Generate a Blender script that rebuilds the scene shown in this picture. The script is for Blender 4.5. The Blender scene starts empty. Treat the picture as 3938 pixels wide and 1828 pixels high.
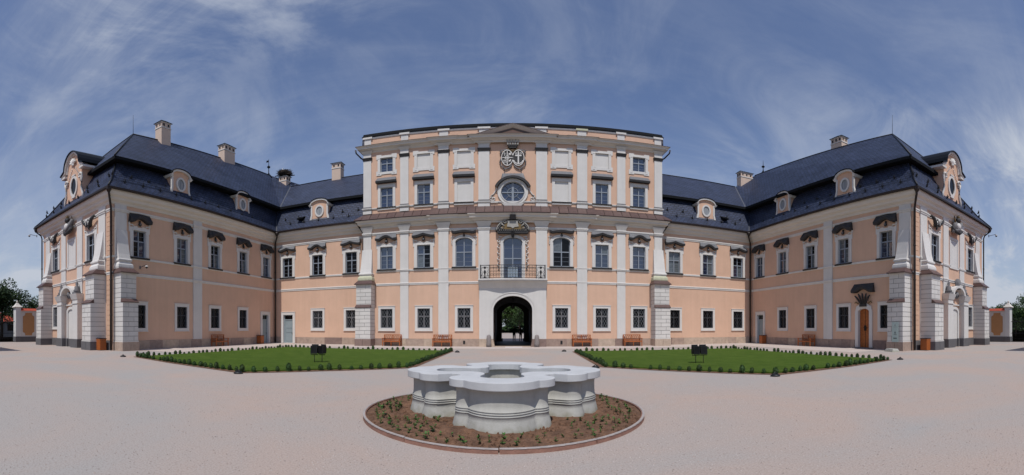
import bpy, math, random
from math import radians, pi, sin, cos, tan, atan2, sqrt
from mathutils import Vector, Matrix

rnd = random.Random(7)
S = bpy.context.scene
COL = S.collection

# ------------------------------------------------------------------ camera, sky, sun, exposure
cam_d = bpy.data.cameras.new('camera')
cam = bpy.data.objects.new('camera', cam_d); COL.objects.link(cam); S.camera = cam
cam_d.type = 'PANO'
cam_d.panorama_type = 'EQUIRECTANGULAR'
cam_d.longitude_min, cam_d.longitude_max = -1.290, 1.286
cam_d.latitude_min, cam_d.latitude_max = -0.3705, 0.8255
cam_d.clip_start, cam_d.clip_end = 0.05, 3000
cam.location = (0, 0, 1.6); cam.rotation_euler = (radians(90), 0, 0)

SUN_EL, SUN_AZ = radians(60), radians(0.6)      # sun straight behind the viewer
w = bpy.data.worlds.new('World'); S.world = w; w.use_nodes = True
nt = w.node_tree; N = nt.nodes; LK = nt.links; N.clear()
def nd(t, **k):
    n = N.new(t)
    for a, b in k.items(): setattr(n, a, b)
    return n
out = nd('ShaderNodeOutputWorld'); bg = nd('ShaderNodeBackground'); LK.new(bg.outputs[0], out.inputs[0])
sky = nd('ShaderNodeTexSky', sky_type='NISHITA', sun_disc=False)
sky.sun_elevation = SUN_EL; sky.sun_rotation = radians(180) + SUN_AZ
sky.air_density = 1.3; sky.dust_density = 0.6; sky.ozone_density = 3.0; sky.altitude = 200
bg.inputs[1].default_value = 0.110
tc = nd('ShaderNodeTexCoord'); sep = nd('ShaderNodeSeparateXYZ'); LK.new(tc.outputs['Generated'], sep.inputs[0])
def mth(op, a, b=None, c=None, clamp=False):
    m = nd('ShaderNodeMath', operation=op, use_clamp=clamp)
    for i, v in enumerate((a, b, c)):
        if v is None: continue
        if isinstance(v, (int, float)): m.inputs[i].default_value = v
        else: LK.new(v, m.inputs[i])
    return m.outputs[0]
zc = mth('ADD', mth('MAXIMUM', sep.outputs[2], 0.0), 0.42)
comb = nd('ShaderNodeCombineXYZ')
LK.new(mth('DIVIDE', sep.outputs[0], zc), comb.inputs[0]); LK.new(mth('DIVIDE', sep.outputs[1], zc), comb.inputs[1])
def noise(scale, detail, rough, dist, sx, sy, rot, off):
    mp = nd('ShaderNodeMapping'); mp.inputs['Scale'].default_value = (sx, sy, 1)
    mp.inputs['Rotation'].default_value = (0, 0, radians(rot)); mp.inputs['Location'].default_value = (off, off * 1.7, off * .3)
    LK.new(comb.outputs[0], mp.inputs[0])
    n = nd('ShaderNodeTexNoise'); LK.new(mp.outputs[0], n.inputs['Vector'])
    n.inputs['Scale'].default_value = scale; n.inputs['Detail'].default_value = detail
    n.inputs['Roughness'].default_value = rough; n.inputs['Distortion'].default_value = dist
    return n.outputs['Fac']
n1 = noise(2.1, 9, 0.62, 1.0, 1.0, 1.25, 20, 3.2)
n2 = noise(1.7, 9, 0.64, 0.7, 0.55, 1.9, -28, 9.1)
n3 = noise(0.8, 3, 0.5, 0.2, 1.0, 1.0, 0, 5.0)
def ramp(v, a, b):
    r = nd('ShaderNodeMapRange', interpolation_type='SMOOTHSTEP'); LK.new(v, r.inputs[0])
    r.inputs[1].default_value = a; r.inputs[2].default_value = b; return r.outputs[0]
cl = mth('ADD', mth('MULTIPLY', ramp(n1, .42, .72), .75), mth('MULTIPLY', ramp(n2, .42, .74), .50))
cl = mth('MULTIPLY', cl, mth('ADD', mth('MULTIPLY', ramp(n3, .38, .6), .85), .20))
lowf = mth('SUBTRACT', 1.0, ramp(sep.outputs[2], 0.0, 0.55))
cl = mth('ADD', cl, mth('MULTIPLY_ADD', lowf, .50, .12), clamp=True)
skc = nd('ShaderNodeMix', data_type='RGBA', blend_type='MULTIPLY'); skc.inputs[0].default_value = 1
LK.new(sky.outputs[0], skc.inputs[6]); skc.inputs[7].default_value = (0.52, 0.67, 0.93, 1)
mx = nd('ShaderNodeMix', data_type='RGBA'); LK.new(cl, mx.inputs[0]); LK.new(skc.outputs[2], mx.inputs[6])
mx.inputs[7].default_value = (5.2, 5.65, 6.5, 1)
LK.new(mx.outputs[2], bg.inputs[0])

sd = bpy.data.lights.new('sun', 'SUN'); sd.energy = 3.7; sd.angle = radians(0.55); sd.color = (1.0, 0.965, 0.91)
so = bpy.data.objects.new('sun', sd); COL.objects.link(so)
so.rotation_euler = (radians(90) - SUN_EL, 0, -SUN_AZ)
S.view_settings.view_transform = 'Standard'; S.view_settings.look = 'None'
S.view_settings.exposure = -0.15; S.view_settings.gamma = 1.0
S.cycles.max_bounces = 6; S.cycles.use_denoising = True

# ------------------------------------------------------------------ materials
MATS = {}
def mat(name, col, rough=.8, var=.0, vscale=2.0, bump=0, bscale=60, spec=.4, metal=0, ior=None, kind=None, objvar=0, col2=None, coord='Object', bdist=.02, streak=0, foot=None):
    if name in MATS: return MATS[name]
    m = bpy.data.materials.new(name); m.use_nodes = True; t = m.node_tree; n = t.nodes; l = t.links
    p = n['Principled BSDF']; p.inputs['Roughness'].default_value = rough; p.inputs['Metallic'].default_value = metal
    p.inputs['Specular IOR Level'].default_value = spec
    if ior: p.inputs['IOR'].default_value = ior
    c = n.new('ShaderNodeTexCoord'); src = c.outputs[coord]
    base = (*col, 1)
    cur = None
    if var or col2:
        a = n.new('ShaderNodeTexNoise'); a.inputs['Scale'].default_value = vscale; a.inputs['Detail'].default_value = 6; a.inputs['Roughness'].default_value = .65
        l.new(src, a.inputs['Vector'])
        mr = n.new('ShaderNodeMapRange'); mr.inputs[1].default_value = .33; mr.inputs[2].default_value = .67; l.new(a.outputs['Fac'], mr.inputs[0])
        x = n.new('ShaderNodeMix'); x.data_type = 'RGBA'; l.new(mr.outputs[0], x.inputs[0])
        x.inputs[6].default_value = (*[v * (1 - var) for v in col], 1)
        x.inputs[7].default_value = (*(col2 or [min(1, v * (1 + var)) for v in col]), 1)
        cur = x.outputs[2]
    if streak and cur:      # faint rain streaks, long in height
        mp = n.new('ShaderNodeMapping'); mp.inputs['Scale'].default_value = (2.6, 2.6, .16); l.new(src, mp.inputs[0])
        sn = n.new('ShaderNodeTexNoise'); sn.inputs['Scale'].default_value = 1.0; sn.inputs['Detail'].default_value = 7; sn.inputs['Roughness'].default_value = .7; l.new(mp.outputs[0], sn.inputs['Vector'])
        sr = n.new('ShaderNodeMapRange'); sr.inputs[1].default_value = .35; sr.inputs[2].default_value = .7; sr.inputs[3].default_value = 1.03; sr.inputs[4].default_value = 1 - streak; l.new(sn.outputs['Fac'], sr.inputs[0])
        hs0 = n.new('ShaderNodeHueSaturation'); l.new(cur, hs0.inputs['Color']); l.new(sr.outputs[0], hs0.inputs['Value']); cur = hs0.outputs[0]
    if foot and cur:        # algae and splashed earth in patches along the foot
        sx = n.new('ShaderNodeSeparateXYZ'); l.new(src, sx.inputs[0]); fn = n.new('ShaderNodeTexNoise'); fn.inputs['Scale'].default_value = 7; fn.inputs['Detail'].default_value = 6; l.new(src, fn.inputs['Vector'])
        fm = n.new('ShaderNodeMath'); fm.operation = 'MULTIPLY_ADD'; fm.inputs[1].default_value = -.34; l.new(fn.outputs['Fac'], fm.inputs[0]); l.new(sx.outputs[2], fm.inputs[2])
        fr_ = n.new('ShaderNodeMapRange'); fr_.inputs[1].default_value = -.13; fr_.inputs[2].default_value = -.02; fr_.inputs[3].default_value = .55; fr_.inputs[4].default_value = 0; l.new(fm.outputs[0], fr_.inputs[0])
        fx = n.new('ShaderNodeMix'); fx.data_type = 'RGBA'; l.new(fr_.outputs[0], fx.inputs[0]); l.new(cur, fx.inputs[6]); fx.inputs[7].default_value = (*foot, 1); cur = fx.outputs[2]
    if objvar:
        oi = n.new('ShaderNodeObjectInfo'); hs = n.new('ShaderNodeHueSaturation')
        if cur: l.new(cur, hs.inputs['Color'])
        else: hs.inputs['Color'].default_value = base
        q = n.new('ShaderNodeMapRange'); q.inputs[3].default_value = 1 - objvar; q.inputs[4].default_value = 1 + objvar; l.new(oi.outputs['Random'], q.inputs[0])
        l.new(q.outputs[0], hs.inputs['Value'])
        q2 = n.new('ShaderNodeMapRange'); q2.inputs[3].default_value = .5 - objvar * .05; q2.inputs[4].default_value = .5 + objvar * .05; l.new(oi.outputs['Random'], q2.inputs[0])
        l.new(q2.outputs[0], hs.inputs['Hue'])
        cur = hs.outputs[0]
    if cur: l.new(cur, p.inputs['Base Color'])
    else: p.inputs['Base Color'].default_value = base
    if bump:
        b = n.new('ShaderNodeTexNoise'); b.inputs['Scale'].default_value = bscale; b.inputs['Detail'].default_value = 5; l.new(src, b.inputs['Vector'])
        bp = n.new('ShaderNodeBump'); bp.inputs['Strength'].default_value = bump; bp.inputs['Distance'].default_value = bdist
        l.new(b.outputs['Fac'], bp.inputs['Height']); l.new(bp.outputs[0], p.inputs['Normal'])
    MATS[name] = m
    return m

PEACH = mat('peach_plaster', (.645, .425, .308), .9, .05, .5, .25, 40, spec=.2, streak=.045)
WHITE = mat('white_plaster', (.635, .612, .585), .88, .04, 1.1, .25, 40, spec=.2, streak=.05)
WSTONE = mat('white_ashlar', (.625, .60, .57), .85, .05, 1.5, .3, 30, spec=.2, objvar=.06)
QUOIN = mat('peach_ashlar', (.60, .39, .275), .88, .03, 1.5, .3, 30, spec=.2, objvar=.03)
MORTAR = mat('joint_mortar', (.27, .26, .25), .95)
PLINTH = mat('plinth_sandstone', (.36, .27, .22), .85, .16, 3.5, .5, 25, spec=.25, objvar=.38)
GPLINTH = mat('grey_plinth', (.12, .115, .12), .85, .1, 2, .3, 30)
HOOD = mat('weathered_slate_moulding', (.032, .031, .033), .7, .18, 5, .3, 30)  # weathered dark grey, blackened further for the shade under the hoods
HOODTOP = mat('lead_sheet', (.145, .148, .16), .5, .12, 4, .1, 15)
TIN = mat('brown_tin', (.105, .063, .056), .5, .15, 2.5, .1, 12, objvar=.12)
BROWN = mat('brown_pipe', (.022, .014, .012), .45)
BLACK = mat('black_iron', (.012, .012, .013), .5)
SOFFIT = mat('dark_fascia', (.007, .008, .010), .8, spec=.15)
FRAME = mat('grey_blue_paint', (.24, .27, .315), .55)
DOORP = mat('grey_green_door_paint', (.26, .31, .33), .55, .05, 4)
GLASS = mat('window_glass', (.010, .016, .045), .04, spec=.9, ior=1.75)  # blue of the reflected sky put into the base colour
GLASSC = mat('curtained_glass', (.10, .115, .125), .12, .35, 3, spec=.8, ior=1.6)
GLASSD = mat('dark_glass', (.004, .004, .005), .15, spec=.3)
GRILLE = mat('pale_grille_paint', (.26, .275, .30), .6)
GRILLED = mat('dark_grille_iron', (.045, .048, .055), .6)
TEAK = mat('oiled_teak', (.36, .105, .028), .5, .22, 9, .2, 40)
OAK = mat('orange_oak', (.34, .10, .022), .45, .3, 7, .25, 30)
DWOOD = mat('dark_wood', (.035, .02, .014), .6)
BOLL = mat('grey_bollard_stone', (.24, .21, .20), .9, .2, 8, .6, 30)
CONC = mat('white_concrete', (.43, .42, .385), .9, .09, 2.6, .35, 60, spec=.2, bdist=.006, streak=.12, foot=(.20, .19, .12))
CONC2 = mat('coping_concrete', (.49, .495, .50), .88, .07, 3.2, .35, 60, spec=.2, bdist=.006)
SOIL = mat('brown_soil', (.165, .088, .052), .98, .42, 7, .9, 38, bdist=.05)
KERB = mat('red_edging', (.25, .13, .095), .8, .2, 5, .4, 30)
KERBT = mat('steel_rim', (.36, .32, .30), .6, .1, 6)
CHIM = mat('chimney_plaster', (.60, .46, .37), .9, .04, 2)
GILT = mat('ochre_paint', (.17, .11, .04), .5, .2, 9)
SGREY = mat('grey_carving', (.16, .155, .16), .75, .15, 8)
REDT = mat('red_roof_tile', (.42, .07, .035), .8, .2, 6, .4, 12)
PASS = mat('shade_toned_vault', (.07, .06, .055), .9, .1, 3)  # shade of the passage put into the vault's colour
RELIEF = mat('pale_carved_stone', (.36, .345, .32), .85, .15, 6)
OLDW = mat('old_wall', (.30, .28, .25), .9, .1, 3)
BARK = mat('bark', (.07, .05, .035), .9, .3, 8, .8, 20)
LEAF = mat('dark_leaf', (.030, .058, .016), .6, .45, .9, spec=.3)
LEAF2 = mat('mid_leaf', (.05, .095, .020), .6, .45, .9, spec=.3)
BUSH = mat('box_leaf', (.030, .062, .014), .6, .4, 14, spec=.3, objvar=.3)
PLANT = mat('seedling_leaf', (.055, .12, .02), .55, .3, 12, objvar=.25)
ORANGE = mat('ochre_panel_plaster', (.46, .235, .105), .9, .05, 3, .3, 40)
SIGN = mat('pale_glass_sign', (.45, .56, .53), .15, .03, 3)
PINKW = mat('pinkish_white', (.8, .76, .78), .8)
SKIN = mat('skin', (.35, .2, .14), .6)
CLOTH = mat('dark_clothes', (.02, .021, .028), .9)
FEATH = mat('white_feathers', (.6, .6, .58), .8)
NEST = mat('twigs', (.035, .025, .02), .95, .4, 12)
CREAM = mat('cream_plaster', (.66, .61, .55), .88, .03, 1.1, .2, 40, spec=.2)
MOSS = mat('mossy_stone', (.50, .50, .36), .9, .12, 3, .3, 30)
LAMPG = mat('frosted_lamp_glass', (.3, .31, .32), .3)

def slate(name):
    m = bpy.data.materials.new(name); m.use_nodes = True; n = m.node_tree.nodes; l = m.node_tree.links; p = n['Principled BSDF']
    uv = n.new('ShaderNodeUVMap'); b = n.new('ShaderNodeTexBrick'); l.new(uv.outputs[0], b.inputs['Vector'])
    b.inputs['Scale'].default_value = 1; b.inputs['Brick Width'].default_value = .42; b.inputs['Row Height'].default_value = .26
    b.inputs['Mortar Size'].default_value = .03; b.inputs['Mortar Smooth'].default_value = .3; b.offset = .5
    b.inputs['Color1'].default_value = (.025, .034, .067, 1); b.inputs['Color2'].default_value = (.041, .053, .100, 1); b.inputs['Mortar'].default_value = (.005, .006, .009, 1)
    no = n.new('ShaderNodeTexNoise'); no.inputs['Scale'].default_value = .8; no.inputs['Detail'].default_value = 7; l.new(uv.outputs[0], no.inputs['Vector'])
    mr = n.new('ShaderNodeMapRange'); mr.inputs[1].default_value = .3; mr.inputs[2].default_value = .7; mr.inputs[3].default_value = .78; mr.inputs[4].default_value = 1.3; l.new(no.outputs['Fac'], mr.inputs[0])
    hs = n.new('ShaderNodeHueSaturation'); l.new(b.outputs['Color'], hs.inputs['Color']); l.new(mr.outputs[0], hs.inputs['Value']); l.new(hs.outputs[0], p.inputs['Base Color'])
    p.inputs['Roughness'].default_value = .5; p.inputs['Specular IOR Level'].default_value = .3
    bp = n.new('ShaderNodeBump'); bp.inputs['Strength'].default_value = .6; bp.inputs['Distance'].default_value = .02; bp.invert = True
    l.new(b.outputs['Fac'], bp.inputs['Height']); l.new(bp.outputs[0], p.inputs['Normal'])
    MATS[name] = m; return m
SLATE = slate('blue_black_slate')

def ground_mat(name, c1, c2, c3, sc1, sc2, bump, dist):
    m = bpy.data.materials.new(name); m.use_nodes = True; n = m.node_tree.nodes; l = m.node_tree.links; p = n['Principled BSDF']
    c = n.new('ShaderNodeTexCoord')
    a = n.new('ShaderNodeTexNoise'); a.inputs['Scale'].default_value = sc1; a.inputs['Detail'].default_value = 8; a.inputs['Roughness'].default_value = .6; a.inputs['Distortion'].default_value = .6
    b = n.new('ShaderNodeTexNoise'); b.inputs['Scale'].default_value = sc2; b.inputs['Detail'].default_value = 7; b.inputs['Roughness'].default_value = .85
    for q in (a, b): l.new(c.outputs['Object'], q.inputs['Vector'])
    x = n.new('ShaderNodeMix'); x.data_type = 'RGBA'; mr = n.new('ShaderNodeMapRange'); mr.inputs[1].default_value = .36; mr.inputs[2].default_value = .64
    l.new(a.outputs['Fac'], mr.inputs[0]); l.new(mr.outputs[0], x.inputs[0]); x.inputs[6].default_value = (*c1, 1); x.inputs[7].default_value = (*c2, 1)
    y = n.new('ShaderNodeMix'); y.data_type = 'RGBA'; mr2 = n.new('ShaderNodeMapRange'); mr2.inputs[1].default_value = .48; mr2.inputs[2].default_value = .74
    l.new(b.outputs['Fac'], mr2.inputs[0]); l.new(mr2.outputs[0], y.inputs[0]); l.new(x.outputs[2], y.inputs[6]); y.inputs[7].default_value = (*c3, 1)
    l.new(y.outputs[2], p.inputs['Base Color']); p.inputs['Roughness'].default_value = .95; p.inputs['Specular IOR Level'].default_value = .15
    ad = n.new('ShaderNodeTexNoise'); ad.inputs['Scale'].default_value = sc2 * 3; ad.inputs['Detail'].default_value = 6; ad.inputs['Roughness'].default_value = .8; l.new(c.outputs['Object'], ad.inputs['Vector'])
    bp = n.new('ShaderNodeBump'); bp.inputs['Strength'].default_value = bump; bp.inputs['Distance'].default_value = dist
    l.new(ad.outputs[0], bp.inputs['Height']); l.new(bp.outputs[0], p.inputs['Normal'])
    return m
GRAVEL = ground_mat('pink_gravel', (.44, .345, .295), (.375, .35, .33), (.17, .13, .11), .22, 40, .5, .010)
PAVE = mat('pale_fine_gravel', (.50, .43, .39), .95, .05, 1.2, .3, 50, spec=.15)
GRASS = ground_mat('lawn_grass', (.056, .104, .010), (.085, .138, .018), (.030, .060, .006), 1.3, 14, .9, .06)
FIELD = ground_mat('far_grass', (.045, .075, .018), (.07, .10, .028), (.03, .05, .012), .2, 3, .6, .1)

# ------------------------------------------------------------------ mesh builder
class MB:
    def __init__(s): s.v = []; s.f = []; s.m = []; s.mats = []; s.cur = 0; s.sm = []; s.smooth = False
    def use(s, m):
        if m not in s.mats: s.mats.append(m)
        s.cur = s.mats.index(m); return s
    def face(s, idx): s.f.append(tuple(idx)); s.m.append(s.cur); s.sm.append(s.smooth)
    def quad(s, *p):
        i = len(s.v); s.v += [tuple(q) for q in p]; s.face(range(i, i + len(p)))
    def box(s, x0, x1, y0, y1, z0, z1):
        i = len(s.v)
        s.v += [(x, y, z) for z in (z0, z1) for y in (y0, y1) for x in (x0, x1)]
        for q in ((0, 2, 3, 1), (4, 5, 7, 6), (0, 1, 5, 4), (2, 6, 7, 3), (0, 4, 6, 2), (1, 3, 7, 5)): s.face([i + k for k in q])
        return s
    def hexa(s, b, t):      # four bottom points, four top points (ccw from above)
        i = len(s.v); s.v += [tuple(p) for p in b] + [tuple(p) for p in t]
        n = len(b)
        s.face([i + k for k in reversed(range(n))]); s.face([i + n + k for k in range(n)])
        for k in range(n): s.face([i + k, i + (k + 1) % n, i + n + (k + 1) % n, i + n + k])
        return s
    def prism(s, poly, y0, y1):   # poly in (x,z), extruded along y
        return s.hexa([(x, y1, z) for x, z in poly], [(x, y0, z) for x, z in poly]) if False else s._pr(poly, y0, y1)
    def _pr(s, poly, y0, y1):
        i = len(s.v); n = len(poly)
        s.v += [(x, y0, z) for x, z in poly] + [(x, y1, z) for x, z in poly]
        s.face([i + k for k in range(n)]); s.face([i + n + k for k in reversed(range(n))])
        for k in range(n): s.face([i + k, i + n + k, i + n + (k + 1) % n, i + (k + 1) % n])
        return s
    def band(s, inner, outer, y0, y1, closed=False):   # ring plate between two polylines in (x,z)
        n = len(inner)
        for k in range(n if closed else n - 1):
            j = (k + 1) % n
            a, b, c, d = inner[k], inner[j], outer[j], outer[k]
            s.quad((a[0], y0, a[1]), (b[0], y0, b[1]), (c[0], y0, c[1]), (d[0], y0, d[1]))
            s.quad((a[0], y0, a[1]), (a[0], y1, a[1]), (b[0], y1, b[1]), (b[0], y0, b[1]))
            s.quad((d[0], y0, d[1]), (c[0], y0, c[1]), (c[0], y1, c[1]), (d[0], y1, d[1]))
        return s
    def tube(s, pts, r, n=6, cap=True, r2=None):
        pts = [Vector(p) for p in pts]; m = len(pts); i0 = len(s.v); sm = s.smooth; s.smooth = n > 4
        up = Vector((0, 0, 1))
        for k, p in enumerate(pts):
            d = (pts[min(k + 1, m - 1)] - pts[max(k - 1, 0)]).normalized()
            a = d.cross(up)
            if a.length < .05: a = d.cross(Vector((0, 1, 0)))
            a.normalize(); b = a.cross(d)
            rr = r if r2 is None else r + (r2 - r) * k / (m - 1)
            if isinstance(r, (list, tuple)): rr = r[k]
            for q in range(n):
                t = 2 * pi * q / n; s.v.append(tuple(p + a * cos(t) * rr + b * sin(t) * rr))
        for k in range(m - 1):
            for q in range(n):
                s.face([i0 + k * n + q, i0 + k * n + (q + 1) % n, i0 + (k + 1) * n + (q + 1) % n, i0 + (k + 1) * n + q])
        if cap:
            s.face([i0 + q for q in reversed(range(n))]); s.face([i0 + (m - 1) * n + q for q in range(n)])
        s.smooth = sm; return s
    def lathe(s, prof, c=(0, 0, 0), n=12, sq=False):   # prof (r,z)
        i0 = len(s.v); sm = s.smooth; s.smooth = not sq
        off = pi / n if sq else 0
        for r, z in prof:
            for q in range(n):
                t = 2 * pi * q / n + off; s.v.append((c[0] + r * cos(t), c[1] + r * sin(t), c[2] + z))
        for k in range(len(prof) - 1):
            for q in range(n): s.face([i0 + k * n + q, i0 + k * n + (q + 1) % n, i0 + (k + 1) * n + (q + 1) % n, i0 + (k + 1) * n + q])
        s.face([i0 + q for q in reversed(range(n))]); s.face([i0 + (len(prof) - 1) * n + q for q in range(n)])
        s.smooth = sm; return s
    def ball(s, c, rx, ry=None, rz=None, n=10, m=6):
        ry = ry or rx; rz = rz or rx; i0 = len(s.v); sm = s.smooth; s.smooth = True
        for k in range(m + 1):
            t = pi * k / m
            for q in range(n):
                a = 2 * pi * q / n; s.v.append((c[0] + rx * sin(t) * cos(a), c[1] + ry * sin(t) * sin(a), c[2] - rz * cos(t)))
        for k in range(m):
            for q in range(n): s.face([i0 + k * n + q, i0 + k * n + (q + 1) % n, i0 + (k + 1) * n + (q + 1) % n, i0 + (k + 1) * n + q])
        s.smooth = sm; return s
    def mesh(s, name, uv=False):
        me = bpy.data.meshes.new(name); me.from_pydata(s.v, [], s.f)
        for m in s.mats: me.materials.append(m)
        me.polygons.foreach_set('material_index', s.m); me.polygons.foreach_set('use_smooth', s.sm)
        me.update()
        if uv:
            L = me.uv_layers.new(name='UVMap')
            for p in me.polygons:
                n = p.normal; t = Vector((0, 0, 1)).cross(n)
                t = Vector((1, 0, 0)) if t.length < .02 else t.normalized()
                b = n.cross(t)
                for li in p.loop_indices:
                    co = me.vertices[me.loops[li].vertex_index].co; L.data[li].uv = (co.dot(t), co.dot(b))
        return me
    def build(s, name, parent=None, fr=None, uv=False):
        return link(name, s.mesh(name, uv), parent, fr)

def link(name, me, parent=None, fr=None):
    o = bpy.data.objects.new(name, me); COL.objects.link(o)
    if parent is not None: o.parent = parent
    if fr: o.location = fr[0]; o.rotation_euler = (0, 0, fr[1])
    return o
def empty(name, loc=(0, 0, 0), rz=0, parent=None):
    o = bpy.data.objects.new(name, None); COL.objects.link(o); o.location = loc; o.rotation_euler = (0, 0, rz); o.empty_display_size = .2
    if parent is not None: o.parent = parent
    return o
def tag(o, label=None, cat=None, group=None, kind=None):
    if label: o['label'] = label
    if cat: o['category'] = cat
    if group: o['group'] = group
    if kind: o['kind'] = kind
    return o
def copy_tree(o, parent=None):
    c = o.copy(); COL.objects.link(c); c.parent = parent
    for ch in o.children: copy_tree(ch, c)
    return c

# ------------------------------------------------------------------ dimensions
XW, YN, YB, YR = 23.85, 15.0, 34.95, 33.8      # wing wall, near end, rear wall, projecting block
XE = 36.4                                       # outer wall of the wings
EAVE, OV = 11.8, .70
# frames: local x to the viewer's right, y into the wall, z up
FB = (Vector((0, YB, 0)), 0.0)
FR_ = (Vector((0, YR, 0)), 0.0)
FLW = (Vector((-XW, YN, 0)), pi / 2)            # x = distance from near corner
FRW = (Vector((XW, YN, 0)), -pi / 2)            # x = -distance
FLE = (Vector((-XW, YN, 0)), 0.0)               # x = -distance
FRE = (Vector((XW, YN, 0)), 0.0)                # x = distance
def at(fr, x, z=0, y=0):
    c, s_ = cos(fr[1]), sin(fr[1])
    return (fr[0] + Vector((x * c - y * s_, x * s_ + y * c, z)), fr[1])

# ------------------------------------------------------------------ ground
b = MB().use(FIELD); b.lathe([(0.1, 0), (600, 0)], (0, 30, -.03), 48); g = b.build('terrain'); tag(g, kind='structure')
b = MB().use(GRAVEL); b.quad((-43, -22, 0), (43, -22, 0), (43, 34, 0), (-43, 34, 0)); tag(b.build('gravel_court'), kind='structure')
b = MB().use(GRAVEL); b.quad((-40, 34, 0), (40, 34, 0), (40, 130, 0), (-40, 130, 0)); tag(b.build('garden_path'), kind='structure')
b = MB().use(PAVE)
for sgn in (-1, 1):
    b.quad((sgn * 19.6, 17, .004), (sgn * 23.8, 17, .004), (sgn * 23.8, 30.2, .004), (sgn * 19.6, 30.2, .004))
b.quad((-23.8, 30.2, .004), (23.8, 30.2, .004), (23.8, 34.9, .004), (-23.8, 34.9, .004))
tag(b.build('footpath'), kind='structure')

b = MB()
PB = [mat('pebble_pale', (.45, .40, .37), .9), mat('pebble_pink', (.38, .30, .26), .9), mat('pebble_grey', (.24, .20, .18), .9)]
R5 = random.Random(5)
for k in range(16000):
    r_ = 2.9 + 8.5 * R5.random() ** 1.3; a = R5.uniform(-1.45, 1.45); x, y = r_ * sin(a), r_ * cos(a); s_ = R5.uniform(.003, .0075) * (1 + r_ * .03)
    if math.dist((x, y), (-.17, 7.42)) < 2.62: continue
    b.use(PB[0 if k % 10 < 5 else (1 if k % 10 < 8 else 2)])
    b.quad((x - s_, y - s_ * .6, 0.001), (x + s_ * .8, y - s_, 0.001), (x + s_ * .4, y - s_ * .1, s_ * 1.1), (x - s_ * .5, y, s_ * .9)); b.quad((x + s_ * .8, y - s_, 0.001), (x + s_, y + s_ * .8, 0.001), (x + s_ * .4, y - s_ * .1, s_ * 1.1)); b.quad((x + s_ * .4, y - s_ * .1, s_ * 1.1), (x + s_, y + s_ * .8, .001), (x - s_ * .7, y + s_, .001), (x - s_ * .5, y, s_ * .9)); b.quad((x - s_ * .7, y + s_, .001), (x - s_, y - s_ * .6, .001), (x - s_ * .5, y, s_ * .9))
tag(b.build('loose_gravel'), 'loose pale and pink gravel stones strewn over the court', 'gravel', kind='stuff')
# lawns with their edging bushes
def inset(poly, d):
    n = len(poly); r = []
    cx = sum(p[0] for p in poly) / n; cy = sum(p[1] for p in poly) / n
    for p in poly:
        v = Vector((cx - p[0], cy - p[1])); v.normalize(); r.append((p[0] + v.x * d, p[1] + v.y * d))
    return r
LAWNL = [(-17.6, 12.75), (-13.5, 11.9), (-8.9, 11.05), (-6.9, 13.1), (-4.15, 15.3), (-4.15, 26.8), (-17.3, 27.3)]
LAWNR = [(15.9, 11.55), (12.2, 11.0), (8.4, 10.75), (6.5, 12.9), (3.75, 15.7), (4.1, 26.2), (15.8, 25.9)]
for nm, P in (('lawn', LAWNL), ('lawn', LAWNR)):
    b = MB().use(SOIL)
    Q = inset(P, -.28); n = len(P)
    b.face_ = None
    i = len(b.v); b.v += [(x, y, .012) for x, y in Q]; o = list(range(i, i + n))
    if P is LAWNR: o = o
    else: o.reverse()
    b.face(o)
    tag(b.build('lawn_border'), kind='structure')
    b = MB().use(GRASS); Q = inset(P, .12)
    # fine grid strip so the lawn edge is uneven
    top = []
    for k in range(n):
        a, c = Q[k], Q[(k + 1) % n]; L = math.dist(a, c); m = int(L / .18)
        for q in range(m):
            t = q / m; top.append((a[0] + (c[0] - a[0]) * t + rnd.uniform(-.03, .03), a[1] + (c[1] - a[1]) * t + rnd.uniform(-.03, .03)))
    m = len(top); i = len(b.v)
    b.v += [(x, y, .065) for x, y in top] + [(x, y, .0) for x, y in top]
    b.face(range(i, i + m))
    for k in range(m): b.face([i + k, i + (k + 1) % m, i + m + (k + 1) % m, i + m + k])
    tag(b.build('lawn'), kind='structure')

# ------------------------------------------------------------------ palace
palace = empty('palace')
tag(palace, 'peach and white baroque palace with blue-black slate roofs around the gravel court', 'palace')

def wall_with_holes(b, x0, x1, z0, z1, holes, y=0, depth=.3, revm=None):
    xs = sorted({x0, x1, *[h[0] for h in holes], *[h[1] for h in holes]}); zs = sorted({z0, z1, *[h[2] for h in holes], *[h[3] for h in holes]})
    for i in range(len(xs) - 1):
        for j in range(len(zs) - 1):
            cx, cz = (xs[i] + xs[i + 1]) / 2, (zs[j] + zs[j + 1]) / 2
            if any(h[0] < cx < h[1] and h[2] < cz < h[3] for h in holes): continue
            b.quad((xs[i], y, zs[j]), (xs[i + 1], y, zs[j]), (xs[i + 1], y, zs[j + 1]), (xs[i], y, zs[j + 1]))
    m = b.cur
    if revm: b.use(revm)
    for h in holes:
        a, c, d, e = h[:4]; Y = y + depth
        b.quad((a, y, d), (a, Y, d), (a, Y, e), (a, y, e)); b.quad((c, y, d), (c, y, e), (c, Y, e), (c, Y, d))
        b.quad((a, y, e), (a, Y, e), (c, Y, e), (c, y, e)); b.quad((a, y, d), (c, y, d), (c, Y, d), (a, Y, d))
    b.cur = m

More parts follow.
